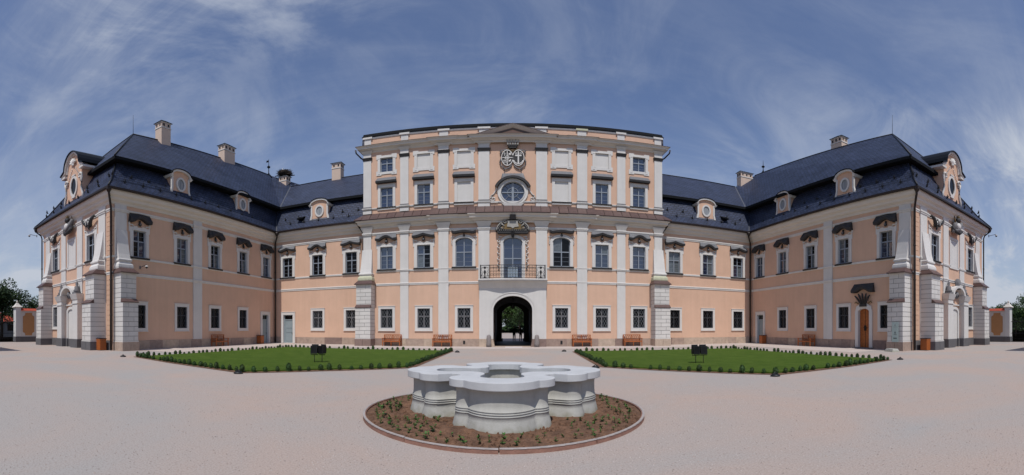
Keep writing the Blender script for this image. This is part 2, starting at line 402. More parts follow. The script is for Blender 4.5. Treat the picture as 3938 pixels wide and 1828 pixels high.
def molding(b, path, prof, side=1, closed_ends=True):
    """path in plan (x,y); prof (out,z); outward = right of travel direction * side"""
    n = len(path); P = [Vector(p) for p in path]; offs = []
    for k in range(n):
        ns = []
        if k > 0: d = (P[k] - P[k - 1]).normalized(); ns.append(Vector((d.y, -d.x)) * side)
        if k < n - 1: d = (P[k + 1] - P[k]).normalized(); ns.append(Vector((d.y, -d.x)) * side)
        if len(ns) == 2:
            v = ns[0] + ns[1]; v = v / max(.2, (1 + ns[0].dot(ns[1])))
        else: v = ns[0]
        offs.append(v)
    i0 = len(b.v); m = len(prof)
    for k in range(n):
        for o_, z in prof: q = P[k] + offs[k] * o_; b.v.append((q.x, q.y, z))
    for k in range(n - 1):
        for q in range(m - 1): b.face([i0 + k * m + q, i0 + (k + 1) * m + q, i0 + (k + 1) * m + q + 1, i0 + k * m + q + 1])
    if closed_ends:
        b.face([i0 + q for q in range(m)]); b.face([i0 + (n - 1) * m + q for q in reversed(range(m))])

def with_breaks(p0, p1, spans, d, side=1):
    """straight run from p0 to p1 with rectangular steps outwards over the given spans (distances from p0)"""
    a, c = Vector(p0), Vector(p1); L = (c - a).length; t = (c - a) / L; nrm = Vector((t.y, -t.x)) * side; r = [a.copy()]
    for s0, s1 in sorted(spans):
        e0 = s0 <= .02; e1 = s1 >= L - .02
        if e0: r[0] = a + nrm * d
        else: r += [a + t * s0, a + t * s0 + nrm * d]
        if e1: r.append(a + t * L + nrm * d)
        else: r += [a + t * s1 + nrm * d, a + t * s1]
    if not (spans and sorted(spans)[-1][1] >= L - .02): r.append(c)
    return [tuple(v) for v in r]

# --- window kit: every mesh made once, shared between alike windows
KIT = {}
def arch_pts(hw, zs, rise, n=12, cx=0):
    return [(cx - hw * cos(pi * k / n), zs + rise * sin(pi * k / n)) for k in range(n + 1)]
def kit(key, fn):
    if key not in KIT: KIT[key] = fn()
    return KIT[key]
def frame_mesh(w_, h, arch=0, mat_=None, bars=True):
    b = MB().use(mat_ or FRAME); hw = w_ / 2; y0, y1 = .13, .21; t = .065
    b.box(-hw, -hw + t, y0, y1, 0, h); b.box(hw - t, hw, y0, y1, 0, h)
    b.box(-hw + t, hw - t, y0, y1, 0, t)
    zt = h * .6 if not arch else h * .5
    if not arch: b.box(-hw + t, hw - t, y0, y1, h - t, h)
    b.box(-hw + t, hw - t, y0 - .02, y1, zt - .045, zt + .045)
    b.box(-.045, .045, y0 - .025, y1, t, zt - .045); b.box(-.04, .04, y0 - .015, y1, zt + .045, h - (t if not arch else .02))
    if arch:
        A = arch_pts(hw - .001, h - arch, arch - .0, 12); B = arch_pts(hw - t, h - arch, arch - t, 12)
        b.band(B, A, y0, y1)
    if bars:
        for x in (-hw / 2 - .01, hw / 2 + .01):
            for z0, z1, c in ((t, zt - .045, 2), (zt + .045, h - t, 1)):
                for q in range(1, c + 1):
                    z = z0 + (z1 - z0) * q / (c + 1); xx = (x - hw / 2 + .06, x + hw / 2 - .06)
                    b.box(xx[0], xx[1], .178, .19, z - .008, z + .008)
    return b.mesh('window')
def pane_rects(w_, h, arch=0):
    hw = w_ / 2; t = .06; zt = h * .6 if not arch else h * .5
    return [(-hw + t, -.04, t, zt - .04), (.04, hw - t, t, zt - .04), (-hw + t, -.035, zt + .04, h - t * .5), (.035, hw - t, zt + .04, h - t * .5)]
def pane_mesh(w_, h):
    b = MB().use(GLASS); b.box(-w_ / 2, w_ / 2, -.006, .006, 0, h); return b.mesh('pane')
def curve_hood(hw, style, H=.85):
    """moulding that follows a curve, lead sheet rising from it to the wall"""
    b = MB(); n = 20; X = [-hw + 2 * hw * k / n for k in range(n + 1)]
    def c(x):
        u = abs(x) / hw
        if style == 'arch': return .02 + (.30 * max(0, cos(min(1, u / .62) * pi / 2)) ** 1.0 if u < .62 else 0) + (.06 * (u - .62) / .38 if u > .62 else 0) * .6
        if style == 'ogee': return .30 * (1 - u) ** 1.5 + .10 * u ** 4 + .02 + .03 * sin(u * pi)
        if style == 'wide': return .06 + .10 * cos(min(1, u * 1.3) * pi / 2) + (.09 * ((u - .75) / .25) if u > .75 else 0)
        if style == 'bat': return .02 + .34 * max(0, cos(min(1, u / .7) * pi / 2)) ** 1.4 + .05 * u
        return .05
    th = .19; dep = .34
    top = {'arch': .74, 'ogee': .74, 'wide': .46, 'bat': .86, 'flat': .66}[style]
    for k in range(n):
        xa, xb = X[k], X[k + 1]; ca, cb = c(xa), c(xb)
        b.use(HOOD)
        b.quad((xa, -dep, ca), (xb, -dep, cb), (xb, -dep - .04, cb + th), (xa, -dep - .04, ca + th))
        b.quad((xa, 0, ca), (xb, 0, cb), (xb, -dep, cb), (xa, -dep, ca))
        b.use(HOODTOP if style != 'bat' else HOOD)
        za, zb = max(top, ca + th + .04), max(top, cb + th + .04)
        s_ = .88 if style in ('arch', 'ogee', 'flat') else .93
        b.quad((xa, -dep - .04, ca + th), (xb, -dep - .04, cb + th), (xb * s_, -.01, zb), (xa * s_, -.01, za))
    b.use(HOOD)
    for sg in (-1, 1):
        x = sg * hw; cz = c(x); p = [(x, 0, cz), (x, -dep, cz), (x, -dep - .04, cz + th), (x * .9, -.01, top)]
        b.quad(*(p if sg < 0 else reversed(p)))
    return b.mesh('hood')
def keystone_mesh():
    b = MB().use(HOOD); b.ball((0, -.10, 0), .15, .1, .15, 10, 6); b.use(SGREY); b.ball((0, -.17, .02), .07, .06, .09, 8, 5)
    b.use(HOOD).box(-.07, .07, -.09, -.02, .12, .3); return b.mesh('keystone')
def surround_upper(w_, h):
    b = MB().use(WHITE); hw = w_ / 2; o = .27
    b.box(-hw - o, -hw, -.06, .0, -.0, h + o * .9); b.box(hw, hw + o, -.06, 0, 0, h + o * .9); b.box(-hw, hw, -.06, 0, h, h + o * .9)
    b.box(-hw - .06, -hw, -.09, -.06, 0, h + .06); b.box(hw, hw + .06, -.09, -.06, 0, h + .06); b.box(-hw, hw, -.09, -.06, h, h + .06)
    for sg in (-1, 1):   # ears and steps of the lambrequin
        a, c = sorted((sg * (hw + o), sg * (hw + o + .09))); b.box(a, c, -.06, 0, h - .15, h + .34)
        a, c = sorted((sg * (hw + .02), sg * (hw + o + .13))); b.box(a, c, -.085, 0, h + .36, h + .44)
        a, c = sorted((sg * (hw + o + .02), sg * (hw + o + .13))); b.box(a, c, -.085, 0, h + .44, h + .58)
        a, c = sorted((sg * .2, sg * (hw + .02))); b.box(a, c, -.085, 0, h + .245, h + .31)
        a, c = sorted((sg * (hw - .02), sg * (hw + .05))); b.box(a, c, -.085, 0, h + .25, h + .36)
    return b.mesh('surround')
def surround_plain(w_, h, o=.22, top=.0):
    b = MB().use(WHITE); hw = w_ / 2
    b.box(-hw - o, -hw, -.06, 0, -o, h + o + top); b.box(hw, hw + o, -.06, 0, -o, h + o + top); b.box(-hw, hw, -.06, 0, h, h + o + top); b.box(-hw, hw, -.06, 0, -o, 0)
    b.box(-hw - o - .03, hw + o + .03, -.10, -.0, h + o + top, h + o + top + .05); b.box(-hw - o - .03, hw + o + .03, -.10, 0, -o - .05, -o)
    return b.mesh('surround')
def surround_eared(w_, h):
    b = MB().use(WHITE); hw = w_ / 2; o = .25
    b.box(-hw - o, -hw, -.06, 0, -o, h + o); b.box(hw, hw + o, -.06, 0, -o, h + o); b.box(-hw, hw, -.06, 0, h, h + o); b.box(-hw, hw, -.06, 0, -o, 0)
    for sg in (-1, 1):
        for z0, z1 in ((h - .12, h + o + .10), (-o - .10, .12)):
            a, c = sorted((sg * (hw + o), sg * (hw + o + .12))); b.box(a, c, -.06, 0, z0, z1)
            a, c = sorted((sg * (hw - .12), sg * (hw + o + .0)))
            if z0 > 0: b.box(a, c, -.06, 0, h + o, h + o + .10)
            else: b.box(a, c, -.06, 0, -o - .10, -o)
            a, c = sorted((sg * (hw + .02), sg * (hw + .22))); b.use(SGREY).box(a, c, -.068, -.06, z0 + .1 if z0 < 0 else z0 + .02, (z0 + .1 if z0 < 0 else z0 + .02) + .035); b.use(WHITE)
    b.box(-hw - .05, -hw, -.09, -.06, 0, h); b.box(hw, hw + .05, -.09, -.06, 0, h); b.box(-hw, hw, -.09, -.06, h, h + .05)
    return b.mesh('surround')
def surround_arch(w_, h, arch, o=.26):
    b = MB().use(WHITE); hw = w_ / 2; zs = h - arch
    b.box(-hw - o, -hw, -.06, 0, 0, zs); b.box(hw, hw + o, -.06, 0, 0, zs)
    b.band(arch_pts(hw, zs, arch, 14), arch_pts(hw + o, zs, arch + o, 14), -.06, 0)
    b.band(arch_pts(hw, zs, arch, 14), arch_pts(hw + .06, zs, arch + .06, 14), -.10, -.06)
    # fills between the arch and the square opening
    A = arch_pts(hw, zs, arch, 14)
    for k in range(14):
        a, c = A[k], A[k + 1]; b.quad((a[0], -.002, a[1]), (c[0], -.002, c[1]), (c[0], -.002, h + .02), (a[0], -.002, h + .02))
        b.quad((a[0], -.002, a[1]), (a[0], .25, a[1]), (c[0], .25, c[1]), (c[0], -.002, c[1]))
    for sg in (-1, 1):   # little leaf drops beside the arch
        for q in range(5): b.ball((sg * (hw + o + .05 + .02 * (q % 2)), -.05, h - .1 - q * .12), .055, .04, .06, 6, 4)
        b.box(*sorted((sg * (hw + .1), sg * (hw + o + .14))), -.08, 0, h + .02, h + .1)
    return b.mesh('surround')
def sill_mesh(w_):
    b = MB().use(HOOD); b.hexa([(-w_ / 2, -.14, -.16), (w_ / 2, -.14, -.16), (w_ / 2, 0, -.16), (-w_ / 2, 0, -.16)], [(-w_ / 2, -.17, -.05), (w_ / 2, -.17, -.05), (w_ / 2, 0, 0), (-w_ / 2, 0, 0)]); return b.mesh('sill')
def grille_mesh(w_, h, dark):
    b = MB().use(GRILLED if dark else GRILLE); hw = w_ / 2; r = .011; y = .06
    st = .24; n = int((w_ + h * .6) / st) + 2; r = .011 if dark else .008
    for sg in (-1, 1):
        for k in range(-n, n):
            pts = []
            x0 = k * st
            # line x = x0 + sg*z*.6 clipped to the opening
            zs = [0, h]; xs = [x0 + sg * z * .6 for z in zs]
            t0, t1 = 0.0, 1.0; dx = xs[1] - xs[0]
            for lim, s_ in ((-hw, 1), (hw, -1)):
                a = s_ * (xs[0] - lim); c = s_ * (xs[1] - lim)
                if a < 0 and c < 0: t0 = 2; break
                if a < 0: t0 = max(t0, a / (a - c))
                elif c < 0: t1 = min(t1, a / (a - c))
            if t1 - t0 < .05: continue
            z0, z1 = h * t0, h * t1
            b.tube([(x0 + sg * z0 * .6, y + .01 * sg, z0), (x0 + sg * z1 * .6, y + .01 * sg, z1)], r, 4, False)
    b.box(-hw, hw, y - .02, y + .02, 0.01, .04); b.box(-hw, hw, y - .02, y + .02, h - .04, h - .01); b.box(-hw + .005, -hw + .035, y - .02, y + .02, .04, h - .04); b.box(hw - .035, hw - .005, y - .02, y + .02, .04, h - .04)
    return b.mesh('grille')

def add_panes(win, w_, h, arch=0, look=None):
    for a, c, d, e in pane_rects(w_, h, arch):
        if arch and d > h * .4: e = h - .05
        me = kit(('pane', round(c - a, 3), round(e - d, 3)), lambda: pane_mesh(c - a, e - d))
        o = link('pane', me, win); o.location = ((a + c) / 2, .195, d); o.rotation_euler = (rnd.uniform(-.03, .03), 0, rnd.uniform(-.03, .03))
        lk = look
        if look == 'mix': lk = rnd.choice([None, None, None, 'd', 'd', 'c'])
        if lk:
            o.material_slots[0].link = 'OBJECT'; o.material_slots[0].material = GLASSC if lk == 'c' else GLASSD
def blackout(b_, w_, h): b_.box(-w_ / 2, w_ / 2, .26, .28, 0, h)
def window(fr, x, z, kind, **k):
    f = at(fr, x, z)
    if kind == 'U':
        w_, h = 1.18, 2.05
        o = link('window', kit('fU', lambda: frame_mesh(w_, h)), palace, f); add_panes(o, w_, h, look=k.get('look'))
        link('surround', kit('sU', lambda: surround_upper(w_, h)), o); q = link('sill', kit('siU', lambda: sill_mesh(w_ + .62)), o); q.location = (0, 0, 0)
        st = k.get('hood', 'arch'); q = link('hood', kit('h' + st, lambda: curve_hood(1.0, st)), o); q.location = (0, 0, 2.58 - (.0 if st != 'bat' else .02))
        q = link('keystone', kit('key', keystone_mesh), o); q.location = (0, -.02, 2.52)
    elif kind == 'G':
        w_, h = 1.12, 1.72; dark = k.get('dark', False)
        o = link('window', kit('fG' + str(dark), lambda: frame_mesh(w_, h, mat_=SGREY if not dark else GRILLED, bars=False)), palace, f); add_panes(o, w_, h, look='d')
        link('surround', kit('sG', lambda: surround_plain(w_, h)), o)
        link('grille', kit('gr' + str(dark), lambda: grille_mesh(w_, h, dark)), o)
    elif kind == 'S':     # second floor of the projecting block
        w_, h = 1.16, 1.95
        if k.get('blind'):
            bb = kit('blS', lambda: MB().use(WHITE).box(-w_ / 2, w_ / 2, .05, .10, 0, h).mesh('blind_window')); o = link('blind_window', bb, palace, f)
        else:
            o = link('window', kit('fS', lambda: frame_mesh(w_, h)), palace, f); add_panes(o, w_, h)
        link('surround', kit('sS', lambda: surround_plain(w_, h, .24, .03)), o)
        q = link('sill', kit('siU', lambda: sill_mesh(w_ + .62)), o); q.scale = (.98, 1, .8); q.location = (0, -.002, 0)
        q = link('hood', kit('hflat', lambda: curve_hood(.96, 'flat')), o); q.location = (0, 0, 2.33)
    elif kind == 'T':
        w_, h = 1.18, 1.5
        if k.get('blind'):
            o = link('blind_window', kit('blT', lambda: MB().use(WHITE).box(-w_ / 2, w_ / 2, .05, .10, 0, h).mesh('blind_window')), palace, f)
        else:
            o = link('window', kit('fT', lambda: frame_mesh(w_, h)), palace, f); add_panes(o, w_, h)
        link('surround', kit('sT', lambda: surround_eared(w_, h)), o)
    elif kind == 'A':
        w_, h, a_ = 1.46, 2.58, .38
        o = link('window', kit('fA', lambda: frame_mesh(w_, h, a_)), palace, f); add_panes(o, w_, h, a_, look=k.get('look'))
        link('surround', kit('sA', lambda: surround_arch(w_, h, a_)), o); q = link('sill', kit('siA', lambda: sill_mesh(w_ + .66)), o)
        q = link('hood', kit('hwide', lambda: curve_hood(1.05, 'wide')), o); q.location = (0, 0, 2.84)
        q = link('keystone', kit('key', keystone_mesh), o); q.location = (0, -.02, 2.74); q.scale = (.7, .7, .7)
    return o

WU, WG = (.59, 6.9, 8.95), (.56, 1.58, 3.30)
def hU(x): return (x - .59, x + .59, 6.9, 8.95)
def hG(x): return (x - .56, x + .56, 1.58, 3.30)
def hD(x, w_=1.1, z=2.95): return (x - w_ / 2, x + w_ / 2, 0.03, z)

SW = [2.43, 6.70, 10.64, 14.55, 18.33]      # wing axes from the near corner
BX = [15.03, 18.67, 22.2]                   # rear wall axes
# rear walls
for sg in (-1, 1):
    holes = [hU(sg * x) for x in BX] + [hG(sg * x) for x in BX if not (sg < 0 and x > 22)]
    if sg < 0: holes.append(hD(-22.15, 1.15))
    b = MB().use(PEACH); a, c = sorted((sg * 13.3, sg * XW)); wall_with_holes(b, a, c, 0, 11.5, holes, revm=WHITE); b.build('wall', palace, FB)
    for i, x in enumerate(BX):
        window(FB, sg * x, 6.9, 'U', hood='arch' if i == 1 else 'ogee', look=('c' if i == 0 else 'mix') if sg > 0 else 'd')
        if not (sg < 0 and i == 2): window(FB, sg * x, 1.58, 'G', dark=sg > 0)
# wing court walls
for sg, fr in ((-1, FLW), (1, FRW)):
    s_ = -sg
    holes = [hU(s_ * x) for x in SW] + [hG(s_ * x) for x in SW[:4]] + [hD(s_ * 18.2, 1.08)]
    if sg > 0: holes.append(hD(s_ * 4.57, 1.1, 3.1))
    L = YB - YN; a, c = sorted((0, s_ * L))
    b = MB().use(PEACH); wall_with_holes(b, a, c, 0, 11.5, holes, revm=WHITE); b.build('wall', palace, fr)
    for i, x in enumerate(SW):
        window(fr, s_ * x, 6.9, 'U', hood='bat', look='mix')
        if i < 4: window(fr, s_ * x, 1.58, 'G', dark=True)
# ends
SE = [2.95, 9.6]
for sg, fr in ((-1, FLE), (1, FRE)):
    holes = [hU(sg * x) for x in SE] + [(sg * SE[1] - .5, sg * SE[1] + .5, 1.7, 3.5)]
    L = XE - XW; a, c = sorted((0, sg * L))
    b = MB().use(PEACH); wall_with_holes(b, a, c, 0, 11.5, holes, revm=WHITE); b.build('wall', palace, fr)
    for x in SE:
        o = window(fr, sg * x, 6.9, 'U', hood='bat', look='d')
        for ch in o.children:
            if ch.name.startswith(('hood', 'keystone')): bpy.data.objects.remove(ch)
        # carved winged bracket over the window
        q = kit('wing', lambda: None) or None
        b = MB().use(HOOD)
        for s2 in (-1, 1):
            b.tube([(0, -.15, 0), (s2 * .3, -.28, .1), (s2 * .62, -.34, .42), (s2 * .95, -.28, .60), (s2 * 1.02, -.2, .48)], [.16, .17, .14, .10, .04], 8)
            b.use(WHITE)
            for q_ in range(3): b.tube([(s2 * (.16 + .2 * q_), -.36, .30 + .12 * q_), (s2 * (.2 + .22 * q_), -.40, .0 + .16 * q_)], .045, 5)
            b.use(HOOD)
        b.ball((0, -.25, .2), .24, .2, .34); b.use(WHITE).ball((0, -.42, .36), .11, .09, .14); b.use(HOOD).tube([(0, -.25, -.05), (0, -.18, -.35)], .12, 8, r2=.04)
        KIT['wing'] = KIT['wing'] or b.mesh('carved_bracket')
        q = link('carved_bracket', KIT['wing'], o); q.location = (0, 0, 2.75)
    f = at(fr, sg * SE[1], 1.7)
    w_, h = 1.0, 1.8
    o = link('window', kit('fE', lambda: frame_mesh(w_, h, mat_=SGREY, bars=False)), palace, f); add_panes(o, w_, h, look='d')
    link('surround', kit('sE', lambda: surround_plain(w_, h, .2)), o); link('grille', kit('grE', lambda: grille_mesh(w_, h, False)), o)

# outer and garden walls (plain, closing the volume)
b = MB().use(PEACH)
for sg in (-1, 1):
    b.quad((sg * XE, YN, 0), (sg * XE, 48.2, 0), (sg * XE, 48.2, 11.5), (sg * XE, YN, 11.5))
def garden_quad(x0, x1, z0, z1): b.quad((x0, 48.2, z0), (x1, 48.2, z0), (x1, 48.2, z1), (x0, 48.2, z1))
garden_quad(-XE, -1.45, 0, 11.5); garden_quad(1.45, XE, 0, 11.5); garden_quad(-1.45, 1.45, 4.3, 11.5)
for sg in (-1, 1): b.quad((sg * 13.3, 48.2, 11.5), (sg * 13.3, YR, 11.5), (sg * 13.3, YR, 20.2), (sg * 13.3, 48.2, 20.2)); b.quad((sg * 13.3, YR, 0), (sg * 13.3, YB, 0), (sg * 13.3, YB, 11.5), (sg * 13.3, YR, 11.5))
garden_quad(-13.3, 13.3, 11.5, 20.2)
b.build('outer_wall', palace)

# projecting central block
BR = [11.1, 7.7, 4.17]
holes = []
for sg in (-1, 1):
    for i, x in enumerate(BR):
        X = sg * x
        if i < 2: holes.append(hU(X))
        else: holes.append((X - .73, X + .73, 6.9, 9.48))
        holes.append(hG(X))
        holes.append((X - .58, X + .58, 12.78, 14.73)); holes.append((X - .59, X + .59, 16.35, 17.85))
holes.append((-1.9, 1.9, 0, 4.75)); holes.append((-.8, .8, 5.72, 9.45)); holes.append((-1.02, 1.02, 12.75, 14.75))
b = MB().use(PEACH); wall_with_holes(b, -13.3, 13.3, 0, 19.3, holes, revm=WHITE); b.build('wall', palace, FR_)
for sg in (-1, 1):
    for i, x in enumerate(BR):
        X = sg * x
        window(FR_, X, 6.9, 'U' if i < 2 else 'A', hood='arch' if i == 0 else 'ogee', look='mix' if (i != 0 and not (i == 2 and sg < 0)) else None)
        window(FR_, X, 1.58, 'G', dark=False)
        window(FR_, X, 12.78, 'S', blind=(i == 2)); window(FR_, X, 16.35, 'T', blind=(i > 0))

# pilasters of the block
PR = [(12.55, 13.3), (9.06, 9.82), (5.50, 6.38), (1.98, 2.92)]
for sg in (-1, 1):
    for j, (x0, x1) in enumerate(PR):
        a, c = sorted((sg * x0, sg * x1)); d = .09 if j < 2 else .14
        b = MB().use(WHITE)
        z0 = .66 if j < 3 else 5.72
        b.box(a, c, -d, 0, z0, 10.75)
        # flare of the capital under the cornice
        b.hexa([(a, -d - .004, 10.35), (c, -d - .004, 10.35), (c, 0, 10.35), (a, 0, 10.35)], [(a - .22, -d - .22, 10.85), (c + .22, -d - .22, 10.85), (c + .22, 0, 10.85), (a - .22, 0, 10.85)])
        b.build('pilaster', palace, FR_)
        b = MB().use(WHITE); b.box(a, c, -d, 0, 12.2, 18.1)
        b.box(a - .03, c + .03, -d - .04, 0, 12.2, 12.5)
        b.use(SGREY).box(a - .02, c + .02, -d - .03, 0, 12.80, 12.9)
        b.use(HOOD).hexa([(a - .03, -d - .05, 17.72), (c + .03, -d - .05, 17.72), (c + .03, 0, 17.72), (a - .03, 0, 17.72)], [(a - .1, -d - .15, 18.0), (c + .1, -d - .15, 18.0), (c + .1, 0, 18.0), (a - .1, 0, 18.0)])
        b.use(WHITE).box(a, c, -d, 0, 18.1, 18.6)
        b.hexa([(a, -d - .004, 18.45), (c, -d - .004, 18.45), (c, 0, 18.45), (a, 0, 18.45)], [(a - .2, -d - .2, 18.7), (c + .2, -d - .2, 18.7), (c + .2, 0, 18.7), (a - .2, 0, 18.7)])
        # pier of the parapet
        b.box(a + .05, c - .05, .02, .2, 19.2, 20.3); 
        b.use(MOSS if (sg > 0 and j == 2) else WHITE).box(a - .08, c + .08, -.08, .2, 20.18, 20.38)
        b.build('pilaster', palace, FR_)
# mouldings of the block
def spans_R(off): return [(13.3 + s0, 13.3 + s1) for s0, s1 in sorted([(-x1, -x0) for x0, x1 in PR] + list(PR))]
def runR(d, skip=0):
    P = with_breaks((-13.3, YR), (13.3, YR), spans_R(0), d)
    return [(-13.3 - d * 0, YB if not skip else 47.9)] + P + [(13.3, YB if not skip else 47.9)] if False else P
CORN = [(0, 10.72), (.06, 10.74), (.06, 10.88), (.12, 10.92), (.26, 11.03), (.26, 11.10), (.46, 11.13), (.46, 11.29), (.52, 11.33), (.60, 11.42), (.60, 11.46), (0, 11.48)]
b = MB().use(CREAM)
pathc = [(-13.3, YB)] + [(-13.3, YR)] + [(-6.7, YR), (-6.7, YR - .14), (-5.2, YR - .14), (-5.2, YR - .06), (-3.2, YR - .06), (-3.2, YR - .22), (-1.6, YR - .22), (1.6, YR - .22), (3.2, YR - .22), (3.2, YR - .06), (5.2, YR - .06), (5.2, YR - .14), (6.7, YR - .14), (6.7, YR), (13.3, YR), (13.3, YB)]
molding(b, pathc, CORN); b.build('cornice', palace)
UC = [(0, 18.55), (.06, 18.57), (.06, 18.70), (.12, 18.74), (.28, 18.84), (.28, 18.90), (.46, 18.92), (.46, 19.07), (.52, 19.11), (.58, 19.2), (0, 19.28)]
b = MB().use(CREAM); pathu = [(-13.3, 47.9)] + pathc[1:-1] + [(13.3, 47.9)]
molding(b, pathu, UC); b.use(TIN); molding(b, pathu, [(0, 19.50), (.62, 19.225), (.62, 19.2), (0, 19.27)]); b.build('cornice', palace)
b = MB().use(WHITE)
molding(b, [(-13.3, YB)] + with_breaks((-13.3, YR), (13.3, YR), spans_R(0), .14) + [(13.3, YB)], [(0, 10.1), (.05, 10.12), (.05, 10.2), (.09, 10.22), (.09, 10.32), (0, 10.36)])
b.build('string_course', palace)
b = MB().use(WHITE); molding(b, [(-13.3, YB)] + with_breaks((-13.3, YR), (13.3, YR), spans_R(0), .14) + [(13.3, YB)], [(0, 12.58), (.06, 12.6), (.1, 12.68), (.1, 12.74), (0, 12.78)]); b.build('string_course', palace)
sp3 = [(13.3 + s0, 13.3 + s1) for s0, s1 in sorted([(-x1, -x0) for x0, x1 in PR[:3]])]
for (lo, hi, o1) in ((5.38, 5.6, .07), (6.62, 6.80, .08)):
    for sg in (-1, 1):
        xa = 2.88
        p = with_breaks((-12.1, YR), (-xa, YR), [(12.1 - x1, 12.1 - x0) for x0, x1 in reversed(PR[1:3])][::-1], .09)
        if sg > 0: p = [(-x, y) for x, y in p][::-1]
        b = MB().use(WHITE); molding(b, p, [(0, lo), (o1 * .6, lo + .02), (o1 * .6, lo + .09), (o1, lo + .12), (o1, hi - .03), (0, hi)]); b.build('string_course', palace)
# parapet and the dark roof edge
b = MB().use(PEACH); b.box(-13.2, 13.2, YR + .1, YR + .4, 19.2, 20.28); b.box(-13.2, -12.9, YR + .4, 47.5, 19.2, 20.28); b.box(12.9, 13.2, YR + .4, 47.5, 19.2, 20.28)
b.use(WHITE); molding(b, [(-13.2, 47.5), (-13.2, YR + .1), (13.2, YR + .1), (13.2, 47.5)], [(0, 20.14), (.05, 20.16), (.1, 20.26), (.1, 20.34), (0, 20.37)])
b.build('parapet', palace)
b = MB().use(SOFFIT)
e = .16; x_, y0_, y1_ = 13.3 + e, YR + .1 - e, 47.8
def rr_(i_, z_): return [(-x_ + i_, y0_ + i_, z_), (x_ - i_, y0_ + i_, z_), (x_ - i_, y1_ - i_, z_), (-x_ + i_, y1_ - i_, z_)]
b.hexa(rr_(0, 20.375), rr_(0, 20.50)); b.hexa(rr_(.05, 20.50), rr_(.12, 20.80))
b.use(SLATE); b.hexa(rr_(.125, 20.80), [(-6, 40.5, 22.7), (6, 40.5, 22.7), (6, 41.5, 22.7), (-6, 41.5, 22.7)])
b.build('roof', palace, uv=True)
# skirt roof of tin sheets over the lower cornice
skirt = empty('skirt_roof', parent=palace); 
xs = [-13.3 + 26.6 * k / 34 for k in range(35)]
b = MB().use(TIN); n_ = .782
b.hexa([(-n_ / 2 + .006, -.82, 11.49), (n_ / 2 - .006, -.82, 11.49), (n_ / 2 - .006, -.0, 11.49), (-n_ / 2 + .006, 0, 11.49)], [(-n_ / 2 + .006, -.82, 11.53), (n_ / 2 - .006, -.82, 11.53), (n_ / 2 - .006, 0, 12.34), (-n_ / 2 + .006, 0, 12.34)])
me = b.mesh('roof_sheet')
for k in range(34):
    o = link('roof_sheet', me, skirt); xm = (xs[k] + xs[k + 1]) / 2; o.location = (xm, YR + (.12 if abs(xm) > 6.7 else (.0 if abs(xm) > 3.2 else -.1)), 0)
me = MB().use(BROWN).tube([(0, -.80, 11.56), (0, -.02, 12.33)], .022, 4).mesh('seam')
for x in xs[1:-1]: o = link('seam', me, skirt); o.location = (x, YR + (.12 if abs(x) > 6.7 else (.0 if abs(x) > 3.2 else -.1)), 0)
for sg in (-1, 1):
    b = MB().use(TIN); a, c = sg * 13.3, sg * 14.0
    b.quad((a, YR - .0, 12.2), (c, YR - .72, 11.56), (c, YB + .2, 11.56), (a, YB + .2, 12.2)); b.quad((c, YR - .72, 11.5), (c, YB + .2, 11.5), (c, YB + .2, 11.56), (c, YR - .72, 11.56))
    b.quad((sg * 13.28, YR - .74, 11.5), (c, YR - .74, 11.5), (c, YR - .74, 11.56), (sg * 13.28, YR - .74, 11.56)); b.quad((sg * 13.28, YR - .74, 11.56), (c, YR - .74, 11.56), (a, YR, 12.2), (sg * 13.28, YR, 12.2))
    b.build('roof_sheet', skirt)
# pediment
b = MB().use(PEACH); b.prism([(-2.6, 18.9), (2.6, 18.9), (0, 20.1)], YR - .16, YR + .1)
for sg in (-1, 1):
    for m_, y0, y1, lo, hi in ((SGREY, -.20, -.34, 0, .13), (CREAM, -.34, -.42, .13, .17), (CREAM, -.42, -.62, .17, .36), (CREAM, -.64, -.66, .36, .42), (TIN, -.70, -.70, .42, .47)):
        b.use(m_)
        def pt(x, h, y): return (sg * x, YR + y, 19.93 - x * (1.10 / 3.1) + h)
        Q = [pt(0, lo, y0), pt(3.1 + lo * 1.2, lo, y0), pt(3.1 + hi * 1.5, hi, y1), pt(0, hi, y1)]
        B_ = [pt(0, lo, 0), pt(3.1 + lo * 1.2, lo, 0), pt(3.1 + hi * 1.5, hi, 0), pt(0, hi, 0)]
        if sg < 0: Q = Q[::-1]; B_ = B_[::-1]
        b.quad(*Q)
        for k in range(4): a, c = k, (k + 1) % 4; b.quad(Q[c], Q[a], B_[a], B_[c])
b.build('pediment', palace)

for sg in (-1, 1): b = MB().use(BLACK); b.box(sg * 4.15 - .09, sg * 4.15 + .09, -.082, 0, .2, .5); b.build('cellar_vent', palace, FR_)
# --- oculus with its scrolls and hood
cz, R0 = 13.62, 1.0
def circ(r, n=32, cx=0, cz_=cz, a0=0, a1=2 * pi, rz=None): return [(cx + r * cos(a0 + (a1 - a0) * k / n), cz_ + (rz or r) * sin(a0 + (a1 - a0) * k / n)) for k in range(n + 1)]
b = MB().use(WHITE); b.band(circ(R0), circ(1.30), -.08, .0); b.band(circ(R0), circ(1.07), -.13, -.08); b.band(circ(1.24), circ(1.3), -.13, -.08)
b.use(PEACH)
C32 = circ(R0, 32)
for k in range(32):
    a, c = C32[k], C32[k + 1]
    def ext(p):
        m = max(abs(p[0]), abs(p[1] - cz)); s2 = 1.06 / m; return (p[0] * s2, cz + (p[1] - cz) * s2)
    A, C = ext(a), ext(c); b.quad((a[0], -.001, a[1]), (A[0], -.001, A[1]), (C[0], -.001, C[1]), (c[0], -.001, c[1]))
b.use(WHITE)
for k in range(32):
    a, c = C32[k], C32[k + 1]; b.quad((a[0], 0, a[1]), (c[0], 0, c[1]), (c[0], .25, c[1]), (a[0], .25, a[1]))
oc = b.build('oculus', palace, FR_)
b = MB().use(GLASS)
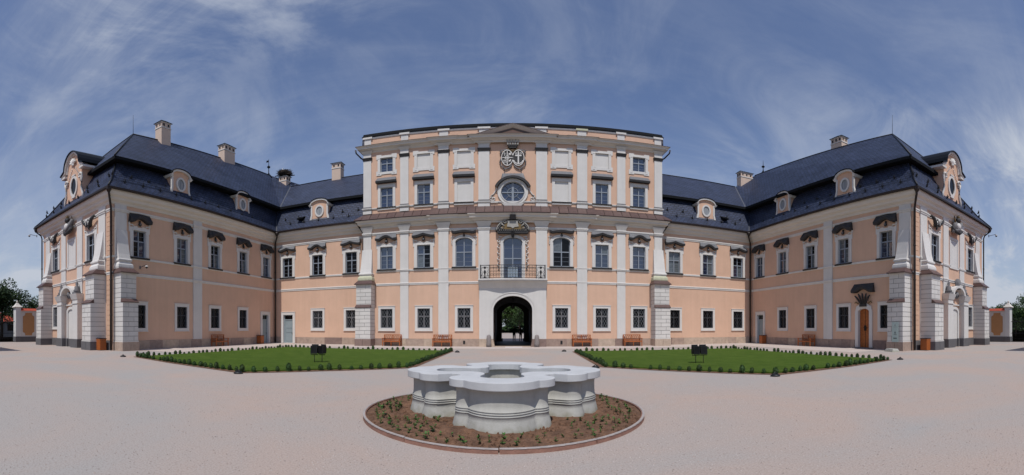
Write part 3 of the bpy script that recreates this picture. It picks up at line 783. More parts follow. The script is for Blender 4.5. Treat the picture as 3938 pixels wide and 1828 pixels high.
for q in range(4):
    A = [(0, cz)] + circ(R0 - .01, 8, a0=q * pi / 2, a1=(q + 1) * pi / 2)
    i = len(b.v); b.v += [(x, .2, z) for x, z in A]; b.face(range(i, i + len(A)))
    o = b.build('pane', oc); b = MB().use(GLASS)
b = MB().use(FRAME); b.band(circ(R0 - .06), circ(R0), .10, .2); b.box(-.09, .09, .08, .19, cz - .95, cz + .95); b.box(-.95, .95, .09, .185, cz - .05, cz + .05)
b.band(circ(.43), circ(.47), .12, .19)
for a in (pi / 4, 3 * pi / 4, 5 * pi / 4, 7 * pi / 4): b.tube([(0.1 * cos(a), .16, cz + .1 * sin(a)), (.95 * cos(a), .16, cz + .95 * sin(a))], .022, 4)
for a in (pi / 8, 3 * pi / 8, 5 * pi / 8, 7 * pi / 8): b.tube([(.5 * cos(a), .17, cz + .5 * sin(a)), (.95 * cos(a), .17, cz + .95 * sin(a))], .011, 4)
b.build('frame', oc)
b = MB().use(WHITE)
for sg in (-1, 1):
    pts = [(sg * 1.05, 14.6), (sg * 1.32, 14.2), (sg * 1.42, 13.8), (sg * 1.62, 13.45), (sg * 1.86, 13.25)]
    for k in range(16):
        a = pi / 2 - k * .62; r = .27 * (1 - k / 18); pts.append((sg * (1.68 + r * cos(a)), 12.98 + r * sin(a)))
    b.tube([(x, -.06, z) for x, z in pts], .055, 6)
b.box(-1.95, -1.28, -.1, 0, 12.60, 12.66) ; b.hexa([(-.7, -.12, 12.28), (.7, -.12, 12.28), (.7, 0, 12.28), (-.7, 0, 12.28)], [(-.95, -.16, 12.55), (.95, -.16, 12.55), (.95, 0, 12.55), (-.95, 0, 12.55)])
b.build('scroll', oc)
b = MB().use(HOOD); a0, a1 = radians(22), radians(158)
b.band(circ(1.42, 20, 0, 13.5, a0, a1), circ(1.62, 20, 0, 13.5, a0, a1), -.36, 0)
b.use(HOODTOP); i = len(b.v)
C = circ(1.63, 20, 0, 13.5, a0, a1)
for k in range(20):
    a, c = C[k], C[k + 1]
    za = a[1] + .1 if abs(a[0]) > .95 else 15.45; zb = c[1] + .1 if abs(c[0]) > .95 else 15.45
    b.quad((a[0], -.36, a[1]), (a[0] * .97, -.02, za), (c[0] * .97, -.02, zb), (c[0], -.36, c[1]))
b.build('hood', oc)

# --- coat of arms: two oval shields under a crown
ca = empty('coat_of_arms', (0, YR, -3.37), 0, palace); ca.scale = (1, 1, 1.2)
b = MB().use(HOOD)
for sg in (-1, 1):
    o_ = circ(.50, 24, sg * .47, 16.95, rz=.68); b.prism(o_[:-1][::-1], -.12, -.02)
b.build('shield_back', ca)
b = MB().use(SGREY)
for sg in (-1, 1):
    for pts in ([(.35, 17.55), (.62, 17.68), (.95, 17.55), (1.06, 17.3), (.98, 17.1)], [(1.0, 16.9), (1.1, 16.6), (1.02, 16.3), (.85, 16.2), (.7, 16.05), (.72, 15.9)], [(.1, 16.35), (.3, 16.12), (.55, 16.02), (.75, 15.98)], [(.95, 17.4), (1.08, 17.5), (1.02, 17.65)]):
        b.tube([(sg * x, -.10, z) for x, z in pts], .055, 6)
b.build('scrollwork', ca)
b = MB().use(GILT)
for sg in (-1, 1): b.tube([(0, -.12, 17.45), (sg * .2, -.14, 17.66), (sg * .45, -.14, 17.72)], .05, 6); b.tube([(sg * 1.0, -.07, 16.4), (sg * 1.08, -.07, 16.75), (sg * 1.0, -.07, 17.0)], .03, 5)
tag(b.build('gilding', ca), kind='stuff')
b = MB().use(WHITE)
for sg in (-1, 1): b.band(circ(.45, 28, sg * .47, 16.95, rz=.62), circ(.51, 28, sg * .47, 16.95, rz=.69), -.19, -.12)
L = -.47
b.box(L - .035, L + .035, -.17, -.12, 16.36, 17.55); b.box(L - .43, L + .43, -.172, -.12, 16.93, 16.99)
b.band(circ(.13, 16, L, 16.95), circ(.18, 16, L, 16.95), -.19, -.12)
b.box(L - .24, L - .20, -.16, -.12, 17.1, 17.42); b.box(L - .31, L - .13, -.16, -.12, 17.30, 17.33); b.box(L - .29, L - .15, -.16, -.12, 17.2, 17.23)   # double cross
b.ball((L + .22, -.13, 17.25), .13, .04, .1); b.tube([(L + .1, -.14, 17.12), (L + .3, -.14, 17.4)], .035, 5)
for k in range(3): b.tube([(L - .3 + .1 * k, -.14, 16.5), (L - .28 + .1 * k, -.14, 16.68)], .025, 4)
b.box(L - .34, L - .08, -.16, -.12, 16.68, 16.73); b.tube([(L - .3, -.14, 16.75), (L - .2, -.14, 16.86), (L - .1, -.14, 16.75)], .025, 5)
b.ball((L + .2, -.13, 16.68), .12, .04, .08); b.tube([(L + .1, -.14, 16.55), (L + .32, -.14, 16.82)], .03, 5)
Rr = .47   # anchor-footed cross
b.box(Rr - .06, Rr + .06, -.17, -.12, 16.45, 17.42); b.box(Rr - .27, Rr + .27, -.168, -.12, 17.08, 17.2); b.ball((Rr, -.13, 17.48), .07, .04, .07)
b.tube([(Rr + .42 * cos(t), -.15, 16.86 + .42 * sin(t)) for t in [pi + .35 + k * (pi - .7) / 12 for k in range(13)]], .045, 6)
for sg in (-1, 1): b.band(circ(.05, 10, Rr + sg * .2, 17.33), circ(.085, 10, Rr + sg * .2, 17.33), -.16, -.12)
b.build('charges', ca)
b = MB().use(HOOD); b.hexa([(-.38, -.3, 17.86), (.38, -.3, 17.86), (.38, -.02, 17.86), (-.38, -.02, 17.86)], [(-.42, -.34, 18.02), (.42, -.34, 18.02), (.42, -.02, 18.02), (-.42, -.02, 18.02)])
b.use(RELIEF)
for k in range(5):
    x = -.4 + .2 * k; b.hexa([(x - .08, -.36, 18.02), (x + .08, -.36, 18.02), (x + .08, -.1, 18.02), (x - .08, -.1, 18.02)], [(x * 1.25 - .02, -.42, 18.42), (x * 1.25 + .02, -.42, 18.42), (x * 1.25 + .02, -.3, 18.42), (x * 1.25 - .02, -.3, 18.42)])
    b.ball((x * 1.25, -.38, 18.45), .045, n=6, m=4)
b.use(HOOD).box(-.3, .3, -.28, -.02, 17.76, 17.86); b.build('crown', ca)

# --- portal, passage, balcony
def arch_plate(b, x0, x1, z0, z1, hw, zs, rise, y0, y1, n=20):
    A = arch_pts(hw, zs, rise, n)
    b.box(x0, -hw, y0, y1, z0, z1); b.box(hw, x1, y0, y1, z0, z1)
    for k in range(n):
        a, c = A[k], A[k + 1]
        b.quad((a[0], y0, a[1]), (c[0], y0, c[1]), (c[0], y0, z1), (a[0], y0, z1)); b.quad((c[0], y1, c[1]), (a[0], y1, a[1]), (a[0], y1, z1), (c[0], y1, z1))
        b.quad((a[0], y0, a[1]), (a[0], y1, a[1]), (c[0], y1, c[1]), (c[0], y0, c[1]))
    b.quad((x0, y0, z1), (x1, y0, z1), (x1, y1, z1), (x0, y1, z1))
PY = -.38
portal = empty('portal', (0, YR, 0), 0, palace)
b = MB().use(WHITE); arch_plate(b, -2.83, 2.83, .66, 5.3, 1.74, 3.1, 1.32, PY, .1)
b.hexa([(-2.83, PY - .001, 4.95), (2.83, PY - .001, 4.95), (2.83, 0, 4.95), (-2.83, 0, 4.95)], [(-2.9, PY - .32, 5.56), (2.9, PY - .32, 5.56), (2.9, 0, 5.56), (-2.9, 0, 5.56)])
b.build('portal_wall', portal)
b = MB().use(WHITE); b.band([(-1.64, .66)] + arch_pts(1.64, 3.1, 1.2, 20) + [(1.64, .66)], [(-1.9, .66)] + arch_pts(1.9, 3.1, 1.5, 20) + [(1.9, .66)], PY - .07, PY + .25)
b.band([(-1.84, .66)] + arch_pts(1.84, 3.1, 1.44, 20) + [(1.84, .66)], [(-1.92, .66)] + arch_pts(1.92, 3.1, 1.52, 20) + [(1.92, .66)], PY - .11, PY - .07)
b.build('archivolt', portal)
for sg in (-1, 1):
    b = MB().use(PLINTH); b.hexa([tuple((sg * x, y, 0)) for x, y in ((1.52, PY - .12), (2.83, PY - .04), (2.83, .1), (1.52, .1))][::sg], [tuple((sg * x, y, .66)) for x, y in ((1.66, PY - .06), (2.83, PY - .04), (2.83, .1), (1.66, .1))][::sg]); b.build('jamb_stone', portal)
b = MB().use(PLINTH); b.box(-1.5, 1.5, PY - .2, .2, 0, .04); b.build('threshold', portal)
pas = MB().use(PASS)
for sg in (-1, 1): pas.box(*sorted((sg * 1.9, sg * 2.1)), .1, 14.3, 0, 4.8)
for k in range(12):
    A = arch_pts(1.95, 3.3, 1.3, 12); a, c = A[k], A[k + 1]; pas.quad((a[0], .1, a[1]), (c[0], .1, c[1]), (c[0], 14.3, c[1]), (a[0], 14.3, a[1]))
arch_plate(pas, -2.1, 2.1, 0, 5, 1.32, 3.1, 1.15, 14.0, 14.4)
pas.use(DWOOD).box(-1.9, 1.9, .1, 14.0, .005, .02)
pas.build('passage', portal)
for sg in (-1, 1):
    b = MB().use(DWOOD); b.box(*sorted((sg * 1.62, sg * 1.70)), .12, 1.7, .03, 3.3)
    for z in (.5, 1.5, 2.5): b.box(*sorted((sg * 1.58, sg * 1.62)), .3, 1.5, z - .35, z + .35)
    b.build('door_leaf', portal)
    b = MB().use(DWOOD); b.box(*sorted((sg * 1.3, sg * 1.88)), 12.6, 13.4, .02, 1.0); b.box(*sorted((sg * 1.2, sg * 1.88)), 13.4, 13.95, .02, .35); b.build('side_bench', portal)
    b = MB().use(PINKW); b.box(*sorted((sg * .75, sg * 1.05)), 12.9, 13.1, 3.25, 3.42); b.build('wall_lamp', portal)
# balcony
balc = empty('balcony', (0, YR, 0), 0, palace)
def bow(x, base=-.75, d=.18): return base - d * (1 - (x / 2.2) ** 2 if abs(x) < 2.2 else 0)
X = [-2.88 + 5.76 * k / 32 for k in range(33)]
b = MB().use(WHITE); top = [(x, bow(x) - .06) for x in X]
for z0, z1, e in ((5.53, 5.61, 0), (5.61, 5.72, .06)):
    b.hexa([(x, y - e, z0) for x, y in top] + [(2.88 + e, 0, z0), (-2.88 - e, 0, z0)], [(x, y - e, z1) for x, y in top] + [(2.88 + e, 0, z1), (-2.88 - e, 0, z1)])
b.build('slab', balc)
b = MB().use(BLACK); zt, zb = 6.86, 5.80
front = [(x, bow(x)) for x in X[1:-1]]; front[0] = (-2.7, bow(2.7)); front[-1] = (2.7, bow(2.7))
for z, r in ((zt, .030), (zb, .022), (zt - .22, .014), (zb + .2, .014)): b.tube([(-2.7, 0, z)] + [(x, y, z) for x, y in front] + [(2.7, 0, z)], r, 5)
for x in (-2.7, -1.95, 1.95, 2.7): b.tube([(x, bow(x), 5.72), (x, bow(x), zt + .05)], .032, 6)
b.build('railing', balc)
b = MB().use(BLACK)
b.tube([(0, 0, zb), (0, 0, zt)], .012, 4)
for sg in (-1, 1):
    for zc_, r in ((6.08, .075), (6.62, .075), (6.34, .055)):
        b.tube([(sg * (.075 + r * cos(t) * .9), 0, zc_ + r * sin(t)) for t in [k * .8 for k in range(8)]], .010, 4, False)
me = b.mesh('baluster')
for k in range(17):
    x = -1.84 + 3.68 * k / 16
    o = link('baluster', me, balc); o.location = (x, bow(x), 0)
b = MB().use(BLACK)
b.lathe([(.02, 5.8), (.12, 5.86), (.03, 5.95), (.05, 6.1), (.11, 6.3), (.05, 6.42), (.02, 6.5)], n=8); b.ball((0, 0, 6.66), .11, .05, .11)
for sg in (-1, 1):
    b.tube([(sg * .12, 0, 5.85), (sg * .3, 0, 6.0), (sg * .16, 0, 6.25), (sg * .3, 0, 6.45), (sg * .22, 0, 6.7), (sg * .1, 0, 6.72)], .016, 4); b.tube([(sg * .33, 0, 5.85), (sg * .2, 0, 6.1), (sg * .33, 0, 6.3)], .014, 4)
me = b.mesh('urn_panel')
for x in (-2.33, 2.33): o = link('urn_panel', me, balc); o.location = (x, -.75, 0)
b = MB().use(FRAME); b.box(-.48, .48, -.93, -.90, 5.85, 6.55)  # pale shield plate on the railing
poly = [(-.42, 5.82), (.42, 5.82), (.42, 6.62), (.22, 6.74), (0, 6.66), (-.22, 6.74), (-.42, 6.62)]
b = MB().use(mat('pale_blue_plate', (.40, .48, .56), .4)); b.prism(poly, -.86, -.84); b.build('plate', balc)
# balcony door
bd = link('balcony_door', frame_mesh(1.6, 3.72, .42), palace, at(FR_, 0, 5.72)); add_panes(bd, 1.6, 3.72, .42)
link('surround', surround_arch(1.6, 3.72, .42, .25), bd)
for sg in (-1, 1):
    b = MB().use(WHITE)
    for k in range(11):
        z = .9 + k * .26; b.tube([(sg * 1.14, -.05, z), (sg * (1.2 + .09 * (k % 2)), -.09, z + .1), (sg * (1.14 + .16 * (k % 2)), -.05, z + .2)], .045, 5)
        b.ball((sg * (1.16 + .07 * ((k + 1) % 2)), -.07, z + .06), .05, .04, .05, 6, 4)
    tag(b.build('leaf_garland', bd), kind='stuff')
# carved cartouche over it
b = MB().use(HOOD); P = circ(1.45, 16, 0, 9.93, 0, pi, rz=1.12); b.prism(P[::-1], -.40, 0); b.prism([(-1.35, 9.95), (-1.25, 9.72), (1.25, 9.72), (1.35, 9.95)][::1], -.40, 0)
ct = b.build('cartouche', palace, FR_)
b = MB().use(GILT); P = circ(1.02, 16, 0, 10.0, 0.1, pi - .1, rz=.7); b.prism(P[::-1], -.44, -.40); b.build('gilding', ct)
b = MB().use(RELIEF)
for sg in (-1, 1):
    b.tube([(sg * 1.36 * cos(t), -.43, 9.98 + .98 * sin(t)) for t in [k * .11 for k in range(11)]], .05, 6)
    sp = [(sg * (.62 + .22 * (1 - k / 16) * cos(pi - k * .6)), 10.72 + .22 * (1 - k / 16) * sin(k * .6)) for k in range(14)]; b.tube([(x, -.47, z) for x, z in sp], .035, 5)
    b.tube([(sg * .95, -.47, 10.55), (sg * .72, -.47, 10.35), (sg * .8, -.47, 10.12), (sg * 1.0, -.47, 10.18)], .05, 6)
    for k in range(8): t = .15 + k * .13; b.ball((sg * 1.24 * cos(t), -.46, 9.98 + .86 * sin(t)), .035, n=6, m=4)
for k in range(15): b.ball((-1.1 + k * .157, -.45, 9.98), .04, n=6, m=4)
b.prism([(-.5, 10.3), (-.15, 10.25), (0, 10.12), (.15, 10.25), (.5, 10.3), (.42, 10.6), (.45, 10.85), (-.45, 10.85), (-.42, 10.6)], -.50, -.40); b.build('scrollwork', ct)
b = MB().use(HOOD); b.hexa([(-.28, -.7, 10.9), (.28, -.7, 10.9), (.28, -.3, 10.9), (-.28, -.3, 10.9)], [(-.24, -.85, 11.28), (.24, -.85, 11.28), (.24, -.3, 11.28), (-.24, -.3, 11.28)]); b.build('crest', ct); b = MB().use(HOOD); b.hexa([(-.10, -.2, 9.42), (.10, -.2, 9.42), (.1, 0, 9.42), (-.1, 0, 9.42)], [(-.17, -.46, 9.85), (.17, -.46, 9.85), (.17, 0, 9.85), (-.17, 0, 9.85)]); b.build('keystone', ct)

# ------------------------------------------------------------------ wings: pilasters, mouldings, plinth
for sg, fr in ((-1, FLW), (1, FRW)):
    for s0, s1 in ((7.95, 8.95), (.24, 1.24)):
        b = MB().use(WHITE); a, c = sorted((-sg * s0, -sg * s1)); b.box(a, c, -.09, 0, .66, 10.75); b.build('pilaster', palace, fr)
for sg, fr in ((-1, FLE), (1, FRE)):
    for s0, s1 in ((.75, 1.7), (4.3, 5.2), (7.35, 8.25), (10.85, 11.8)):
        b = MB().use(WHITE); a, c = sorted((sg * s0, sg * s1)); b.box(a, c, -.09, 0, .66 if s0 < 1 or s0 > 10 else 4.4, 10.75); b.build('pilaster', palace, fr)
for sg in (-1, 1):
    def M(p): return [(x if sg < 0 else -x, y) for x, y in (p if sg < 0 else p)][::(1 if sg < 0 else -1)]
    # left-hand path travelling: outer wall -> end -> near corner -> along the court -> rear wall
    def path(d, low=False, fine=True):
        e = with_breaks((-XE, YN), (-XW, YN), [(XE - XW - s1, XE - XW - s0) for s0, s1 in (((10.85, 11.8), (7.35, 8.25), (4.3, 5.2), (.75, 1.7)))], d) if fine else [(-XE, YN), (-XW, YN)]
        cw = with_breaks((-XW, YN), (-XW, YB), [(.24, 1.24), (7.95, 8.95)], d) if fine else [(-XW, YN), (-XW, YB)]
        return [(-XE, 48.2)] + e + cw[1:] + [(-13.3 if low != 2 else -12.9, YB)]
    WC = [(0, 10.72), (.06, 10.74), (.10, 10.9), (.28, 11.02), (.32, 11.2), (.5, 11.32), (.56, 11.5), (.58, 11.66), (0, 11.72)]
    b = MB().use(CREAM); molding(b, M(path(.09, fine=False)), WC); b.build('cornice', palace)
    b = MB().use(WHITE); molding(b, M(path(.09)), [(0, 10.16), (.05, 10.18), (.05, 10.28), (.09, 10.3), (.09, 10.40), (0, 10.43)]); b.build('string_course', palace)
    b = MB().use(WHITE); molding(b, M(path(.09)), [(0, 5.40), (.045, 5.42), (.045, 5.52), (.08, 5.55), (.08, 5.62), (0, 5.65)]); b.build('string_course', palace)
    b = MB().use(WHITE); molding(b, M(path(.09)), [(0, 6.66), (.05, 6.67), (.07, 6.76), (.07, 6.81), (0, 6.84)]); b.build('string_course', palace)
    # half-round gutter along the eaves
    b = MB().use(BROWN); molding(b, M(path(0, fine=False)), [(OV - .12, 11.78), (OV - .10, 11.66), (OV, 11.62), (OV + .09, 11.68), (OV + .10, 11.80), (OV + .07, 11.80), (OV, 11.70), (OV - .1, 11.80)]); b.build('gutter', palace)
    b = MB().use(CREAM); molding(b, M(path(0, fine=False)), [(.5, 11.69), (OV, 11.74), (OV, 11.80), (0, 11.84)]); b.build('eaves_board', palace)
    b = MB().use(GPLINTH); molding(b, M([(-XE, 48.2), (-XE, YN), (-XW - .0, YN)]), [(.0, 0), (.08, 0), (.08, .66), (0, .70)]); b.build('plinth', palace)
# plinth of single stones
pl = empty('plinth', parent=palace)
def plinth_run(fr, x0, x1, skips, side=1):
    x = x0
    while x < x1 - .15:
        wd = min(rnd.uniform(.9, 1.9), x1 - x)
        if x1 - x - wd < .4: wd = x1 - x
        a, c = x, x + wd
        for s0, s1 in skips:
            if s0 <= a + .01 < s1: a = s1
            if a < s0 < c: c = s0
        if c - a > .12 and not any(s0 < (a + c) / 2 < s1 for s0, s1 in skips):
            b = MB().use(PLINTH); d = rnd.uniform(.055, .075); b.box(a + .008, c - .008, -d, 0, 0, .66); b.build('plinth_stone', pl, fr)
        x = max(c, a + .05)
plinth_run(FR_, -12.2, -2.84, []); plinth_run(FR_, 2.84, 12.2, [])
plinth_run(FB, -XW + .02, -13.6, [(-22.95, -21.35)]); plinth_run(FB, 13.6, XW - .02, [])
plinth_run(FLW, 1.5, YB - YN - .1, [(17.3, 19.0)]); plinth_run(FRW, -(YB - YN) + .1, -1.5, [(-19.0, -17.3), (-5.5, -3.7)])

# --- buttresses: ashlar below, battered pilaster above
def buttress(fr, xc, wd, p_low, p_up, wall_gap=0, base_m=None):
    o = empty('buttress', parent=palace); f = at(fr, xc); o.location = f[0]; o.rotation_euler = (0, 0, f[1])
    h = wd / 2
    # core showing in the joints
    b = MB().use(MORTAR); b.box(-h + .022, h - .022, -p_low + .022, wall_gap, .6, 3.4); b.box(-h + .022, h - .022, -p_up + .022, wall_gap, 3.4, 5.45); b.build('core', o)
    for zone, (z0, z1, n, p, hh) in enumerate(((.69, 3.38, 8, p_low, h), (3.38, 5.40, 6, p_up, h))):
        ch = (z1 - z0) / n
        for k in range(n):
            spl = -.12 if k % 2 else .22
            if xc < 0: spl = -spl
            for a, c in ((-hh, spl * wd), (spl * wd, hh)):
                key = ('st', round(a, 3), round(c, 3), round(p, 2), round(ch, 3))
                def mk(a=a, c=c):
                    b = MB().use(WSTONE); g_ = .016; e_ = .012
                    X0, X1 = (a if abs(a + hh) < .01 else a + g_), (c if abs(c - hh) < .01 else c - g_)
                    b.box(X0, X1, -p, -.0, g_, ch - g_); return b.mesh('stone')
                st = link('stone', kit(key, mk), o); st.location = (0, 0, z0 + k * ch)
    b = MB().use(base_m or PLINTH); b.box(-h - .05, 0.0 - .01, -p_low - .05, 0, 0, .62); b.box(0.01, h + .05, -p_low - .05, 0, 0, .62); b.use(WSTONE).box(-h - .03, h + .03, -p_low - .03, 0, .62, .69); b.build('base', o)
    # tin-covered ledges
    def ledge(z0, z1, pa, pb, ov):
        b = MB().use(TIN)
        b.hexa([(-h - ov, -pa - ov, z0), (h + ov, -pa - ov, z0), (h + ov, 0, z0), (-h - ov, 0, z0)], [(-h - ov, -pa - ov, z0 + .05), (h + ov, -pa - ov, z0 + .05), (h + ov, 0, z0 + .05), (-h - ov, 0, z0 + .05)])
        b.hexa([(-h - ov, -pa - ov, z0 + .05), (h + ov, -pa - ov, z0 + .05), (h + ov, 0, z0 + .05), (-h - ov, 0, z0 + .05)], [(-h + .06, -pb, z1), (h - .06, -pb, z1), (h - .06, 0, z1), (-h + .06, 0, z1)])
        b.build('ledge', o)
    b = MB().use(TIN); b.hexa([(-h - .03, -p_low - .06, 3.38), (h + .03, -p_low - .06, 3.38), (h + .03, -p_up - .002, 3.38), (-h - .03, -p_up - .002, 3.38)], [(-h - .03, -p_low - .06, 3.42), (h + .03, -p_low - .06, 3.42), (h + .01, -p_up - .002, 3.66), (-h - .01, -p_up - .002, 3.66)]); b.build('ledge', o)
    ledge(5.46, 5.86, p_up + .05, p_up * .72, .14)
    b = MB().use(WHITE); b.box(-h - .02, h + .02, -p_up - .04, 0, 5.38, 5.46)
    # moulded foot and battered shaft
    q = p_up * .62
    pr = [(q + .04, 5.80), (q + .07, 5.95), (q + .05, 6.12), (q - .06, 6.28), (q - .08, 6.34), (q + .0, 6.40), (q + .0, 6.50), (q - .06, 6.56)]
    def rect(z, pp, hw): return [(-hw, -pp, z), (hw, -pp, z), (hw, 0, z), (-hw, 0, z)]
    for (pa, za), (pb, zb) in zip(pr, pr[1:]):
        b.use(MOSS if (abs(fr[0].y - YR) < .1 and za < 6.2) else WHITE)
        b.hexa(rect(za, pa, h - q + pa - .08), rect(zb, pb, h - q + pb - .08))
    b.use(WHITE)
    prev = (q - .10, 6.56, h - .16)
    for k in range(1, 7):
        t = k / 6; nx = (q - .10 + (.11 - q + .10) * (t ** .75), 6.56 + 2.2 * t, (h - .16) + (.47 - h + .16) * (t ** .75))
        b.hexa(rect(prev[1], prev[0], prev[2]), rect(nx[1], nx[0], nx[2])); prev = nx
    b.build('battered_shaft', o)
for sg in (-1, 1):
    buttress(FR_, sg * 12.93, 1.42, 1.22, 1.0)
    buttress(FLW if sg < 0 else FRW, -sg * .80, 1.30, 1.22, .98)
    buttress(FLE if sg < 0 else FRE, sg * 1.41, 1.28, 1.28, 1.0, base_m=GPLINTH)
    buttress(FLE if sg < 0 else FRE, sg * 10.95, 1.15, 1.18, .95, base_m=GPLINTH)
# peach quoins at the near corners
for sg in (-1, 1):
    qp = empty('quoins', (sg * XW, YN, 0), 0, palace)
    n = 26; ch = (10.1 - .7) / n
    b = MB().use(QUOIN); a, c = (-.70, .045) if sg > 0 else (-.045, .70)
    a, c = (-.045, .62) if sg > 0 else (-.62, .045); b.box(a if sg > 0 else a, c, -.045, .18, .012, ch - .012); me = b.mesh('quoin')
    for k in range(n):
        if .7 + k * ch > 5.3 and .7 + k * ch < 5.55: continue
        o = link('quoin', me, qp); o.location = (0, 0, .7 + k * ch)

# --- downpipes
for sg in (-1, 1):
    def pipe(pts, r=.085):
        b = MB().use(BROWN); b.tube([(sg * x, y, z) for x, y, z in pts], r, 8)
        x, y, z = pts[0]; b.lathe([(.10, -.25), (.2, -.05), (.2, .12), (.12, .14)], (sg * x, y, z), 8)
        for zz in (2.5, 5.0, 7.5): 
            x, y, _ = pts[-1]; b.lathe([(.11, -.03), (.11, .03)], (sg * x, y, zz), 8)
        b.build('downpipe', palace)
    pipe([(23.0, 34.1, 11.55), (23.02, 34.15, 11.2), (23.6, 34.7, 10.7), (23.62, 34.72, 10.3), (23.62, 34.72, .05)])
    pipe([(23.25, 14.4, 11.6), (23.27, 14.42, 11.25), (23.55, 14.7, 10.7), (23.68, 14.84, 10.3), (23.68, 14.84, 5.9), (23.68, 14.84, .05)])
    pipe([(14.0, 34.1, 11.6), (14.0, 34.15, 11.3), (13.65, 34.7, 10.6), (13.62, 34.72, 10.2), (13.62, 34.72, 5.6), (13.62, 34.72, 5.55)])
    pipe([(36.95, 14.4, 11.55), (36.9, 14.42, 11.3), (36.62, 14.8, 10.9), (36.62, 14.9, 10.6), (36.62, 14.9, .05)], .07)
    b = MB().use(BROWN); b.tube([(sg * 13.95, YR - .4, 18.95), (sg * 13.9, YR - .35, 18.6), (sg * 13.6, YR + .1, 18.2), (sg * 13.45, YR + .3, 18.1)], .07, 6); b.tube([(sg * 13.42, YR + .1, 20.2), (sg * 13.42, YR + .1, 19.35)], .06, 6); b.build('downpipe', palace)

# ------------------------------------------------------------------ doors
def leaf_door(fr, x, w_, h, m, transom=True, name='door'):
    f = at(fr, x, .03)
    b = MB().use(m); hw = w_ / 2; zt = h - .5 if transom else h
    b.box(-hw, hw, .16, .2, 0, zt - .03); b.box(-hw, -hw + .09, .12, .16, 0, h); b.box(hw - .09, hw, .12, .16, 0, h); b.box(-hw + .09, hw - .09, .12, .16, zt - .06, zt + .04)
    if transom: b.box(-hw + .09, hw - .09, .12, .16, h - .07, h)
    for z0, z1 in ((.2, .9), (1.1, 1.45), (1.55, zt - .2)): b.box(-hw + .2, hw - .2, .135, .16, z0, z1)
    o = b.build(name, palace, f)
    if transom: b = MB().use(GLASSD); b.box(-hw + .09, hw - .09, .17, .18, zt + .04, h - .07); b.build('transom_pane', o)
    b = MB().use(BLACK); b.box(hw - .2, hw - .12, .08, .13, 1.0, 1.06); b.build('handle', o)
    b = MB().use(WHITE); t = .27
    b.box(-hw - t, -hw, -.07, 0, 0, h + t); b.box(hw, hw + t, -.07, 0, 0, h + t); b.box(-hw, hw, -.07, 0, h, h + t); b.box(-hw - t - .02, hw + t + .02, -.1, 0, h + t, h + t + .05)
    b.build('surround', o); return o
leaf_door(FB, -22.15, 1.15, 2.92, DOORP); leaf_door(FLW, 18.2, 1.08, 2.92, DOORP); leaf_door(FRW, -18.2, 1.08, 2.92, DOORP)
# arched oak door with its carved crown of rays and hood
f = at(FRW, -4.57, .03); hw, h, ar = .55, 3.07, .25
b = MB().use(OAK)
for k in range(4):
    a = -hw + k * .275; b.box(a + .006, a + .269, .17, .21, 0, h)
od = b.build('oak_door', palace, f); tag(od, 'orange oak double door under a carved crown of rays')
b = MB().use(DWOOD); b.box(-.012, .012, .15, .18, 0, h); b.use(BLACK).box(-.09, -.03, .1, .17, 1.35, 1.75); b.box(.03, .09, .1, .17, 1.35, 1.75); b.box(-.2, .2, .12, .16, 1.56, 1.6); b.build('handle', od)
b = MB().use(WHITE); b.box(-hw - .3, -hw, -.09, 0, 0, h - ar); b.box(hw, hw + .3, -.09, 0, 0, h - ar)
b.band(arch_pts(hw, h - ar, ar, 12), [(-hw - .3, h - ar)] + [(-hw - .3 + (2 * hw + .6) * k / 12, h - ar + .42 + .3 * sin(pi * k / 12) ** 2) for k in range(1, 12)] + [(hw + .3, h - ar)], -.09, 0)
A = arch_pts(hw, h - ar, ar, 12)
for k in range(12): a, c = A[k], A[k + 1]; b.quad((a[0], -.002, a[1]), (c[0], -.002, c[1]), (c[0], -.002, h + .05), (a[0], -.002, h + .05)); b.quad((a[0], -.002, a[1]), (a[0], .2, a[1]), (c[0], .2, c[1]), (c[0], -.002, c[1]))
b.build('surround', od)
b = MB().use(HOOD)
for k in range(5):
    t = (k - 2) * .33; b.tube([(.22 * sin(t) * 1.2, -.12, 3.35), (.7 * sin(t) * 1.35, -.2, 3.45 + .6 * cos(t)), (.9 * sin(t) * 1.35, -.24, 3.36 + .9 * cos(t))], [.06, .085, .05], 6)
b.use(HOOD).box(-.33, .33, -.2, 0, 3.22, 3.42)
b.use(GILT)
for k in range(4): t = (k - 1.5) * .33; b.tube([(.2 * sin(t), -.08, 3.4), (.6 * sin(t) * 1.3, -.1, 3.45 + .5 * cos(t))], .03, 5)
for sg in (-1, 1): b.tube([(sg * .5, -.1, 3.45), (sg * .75, -.12, 3.6), (sg * .85, -.12, 3.5)], .05, 5)
b.build('crown_of_rays', od)
q = link('hood', kit('hbat', lambda: None) or curve_hood(1.0, 'bat'), od); q.location = (0, 0, 4.25); q.scale = (1.08, 1, .9)
b = MB().use(GPLINTH); b.box(-hw - .4, hw + .4, -.35, -.0, -.03, .06); b.build('step', od)

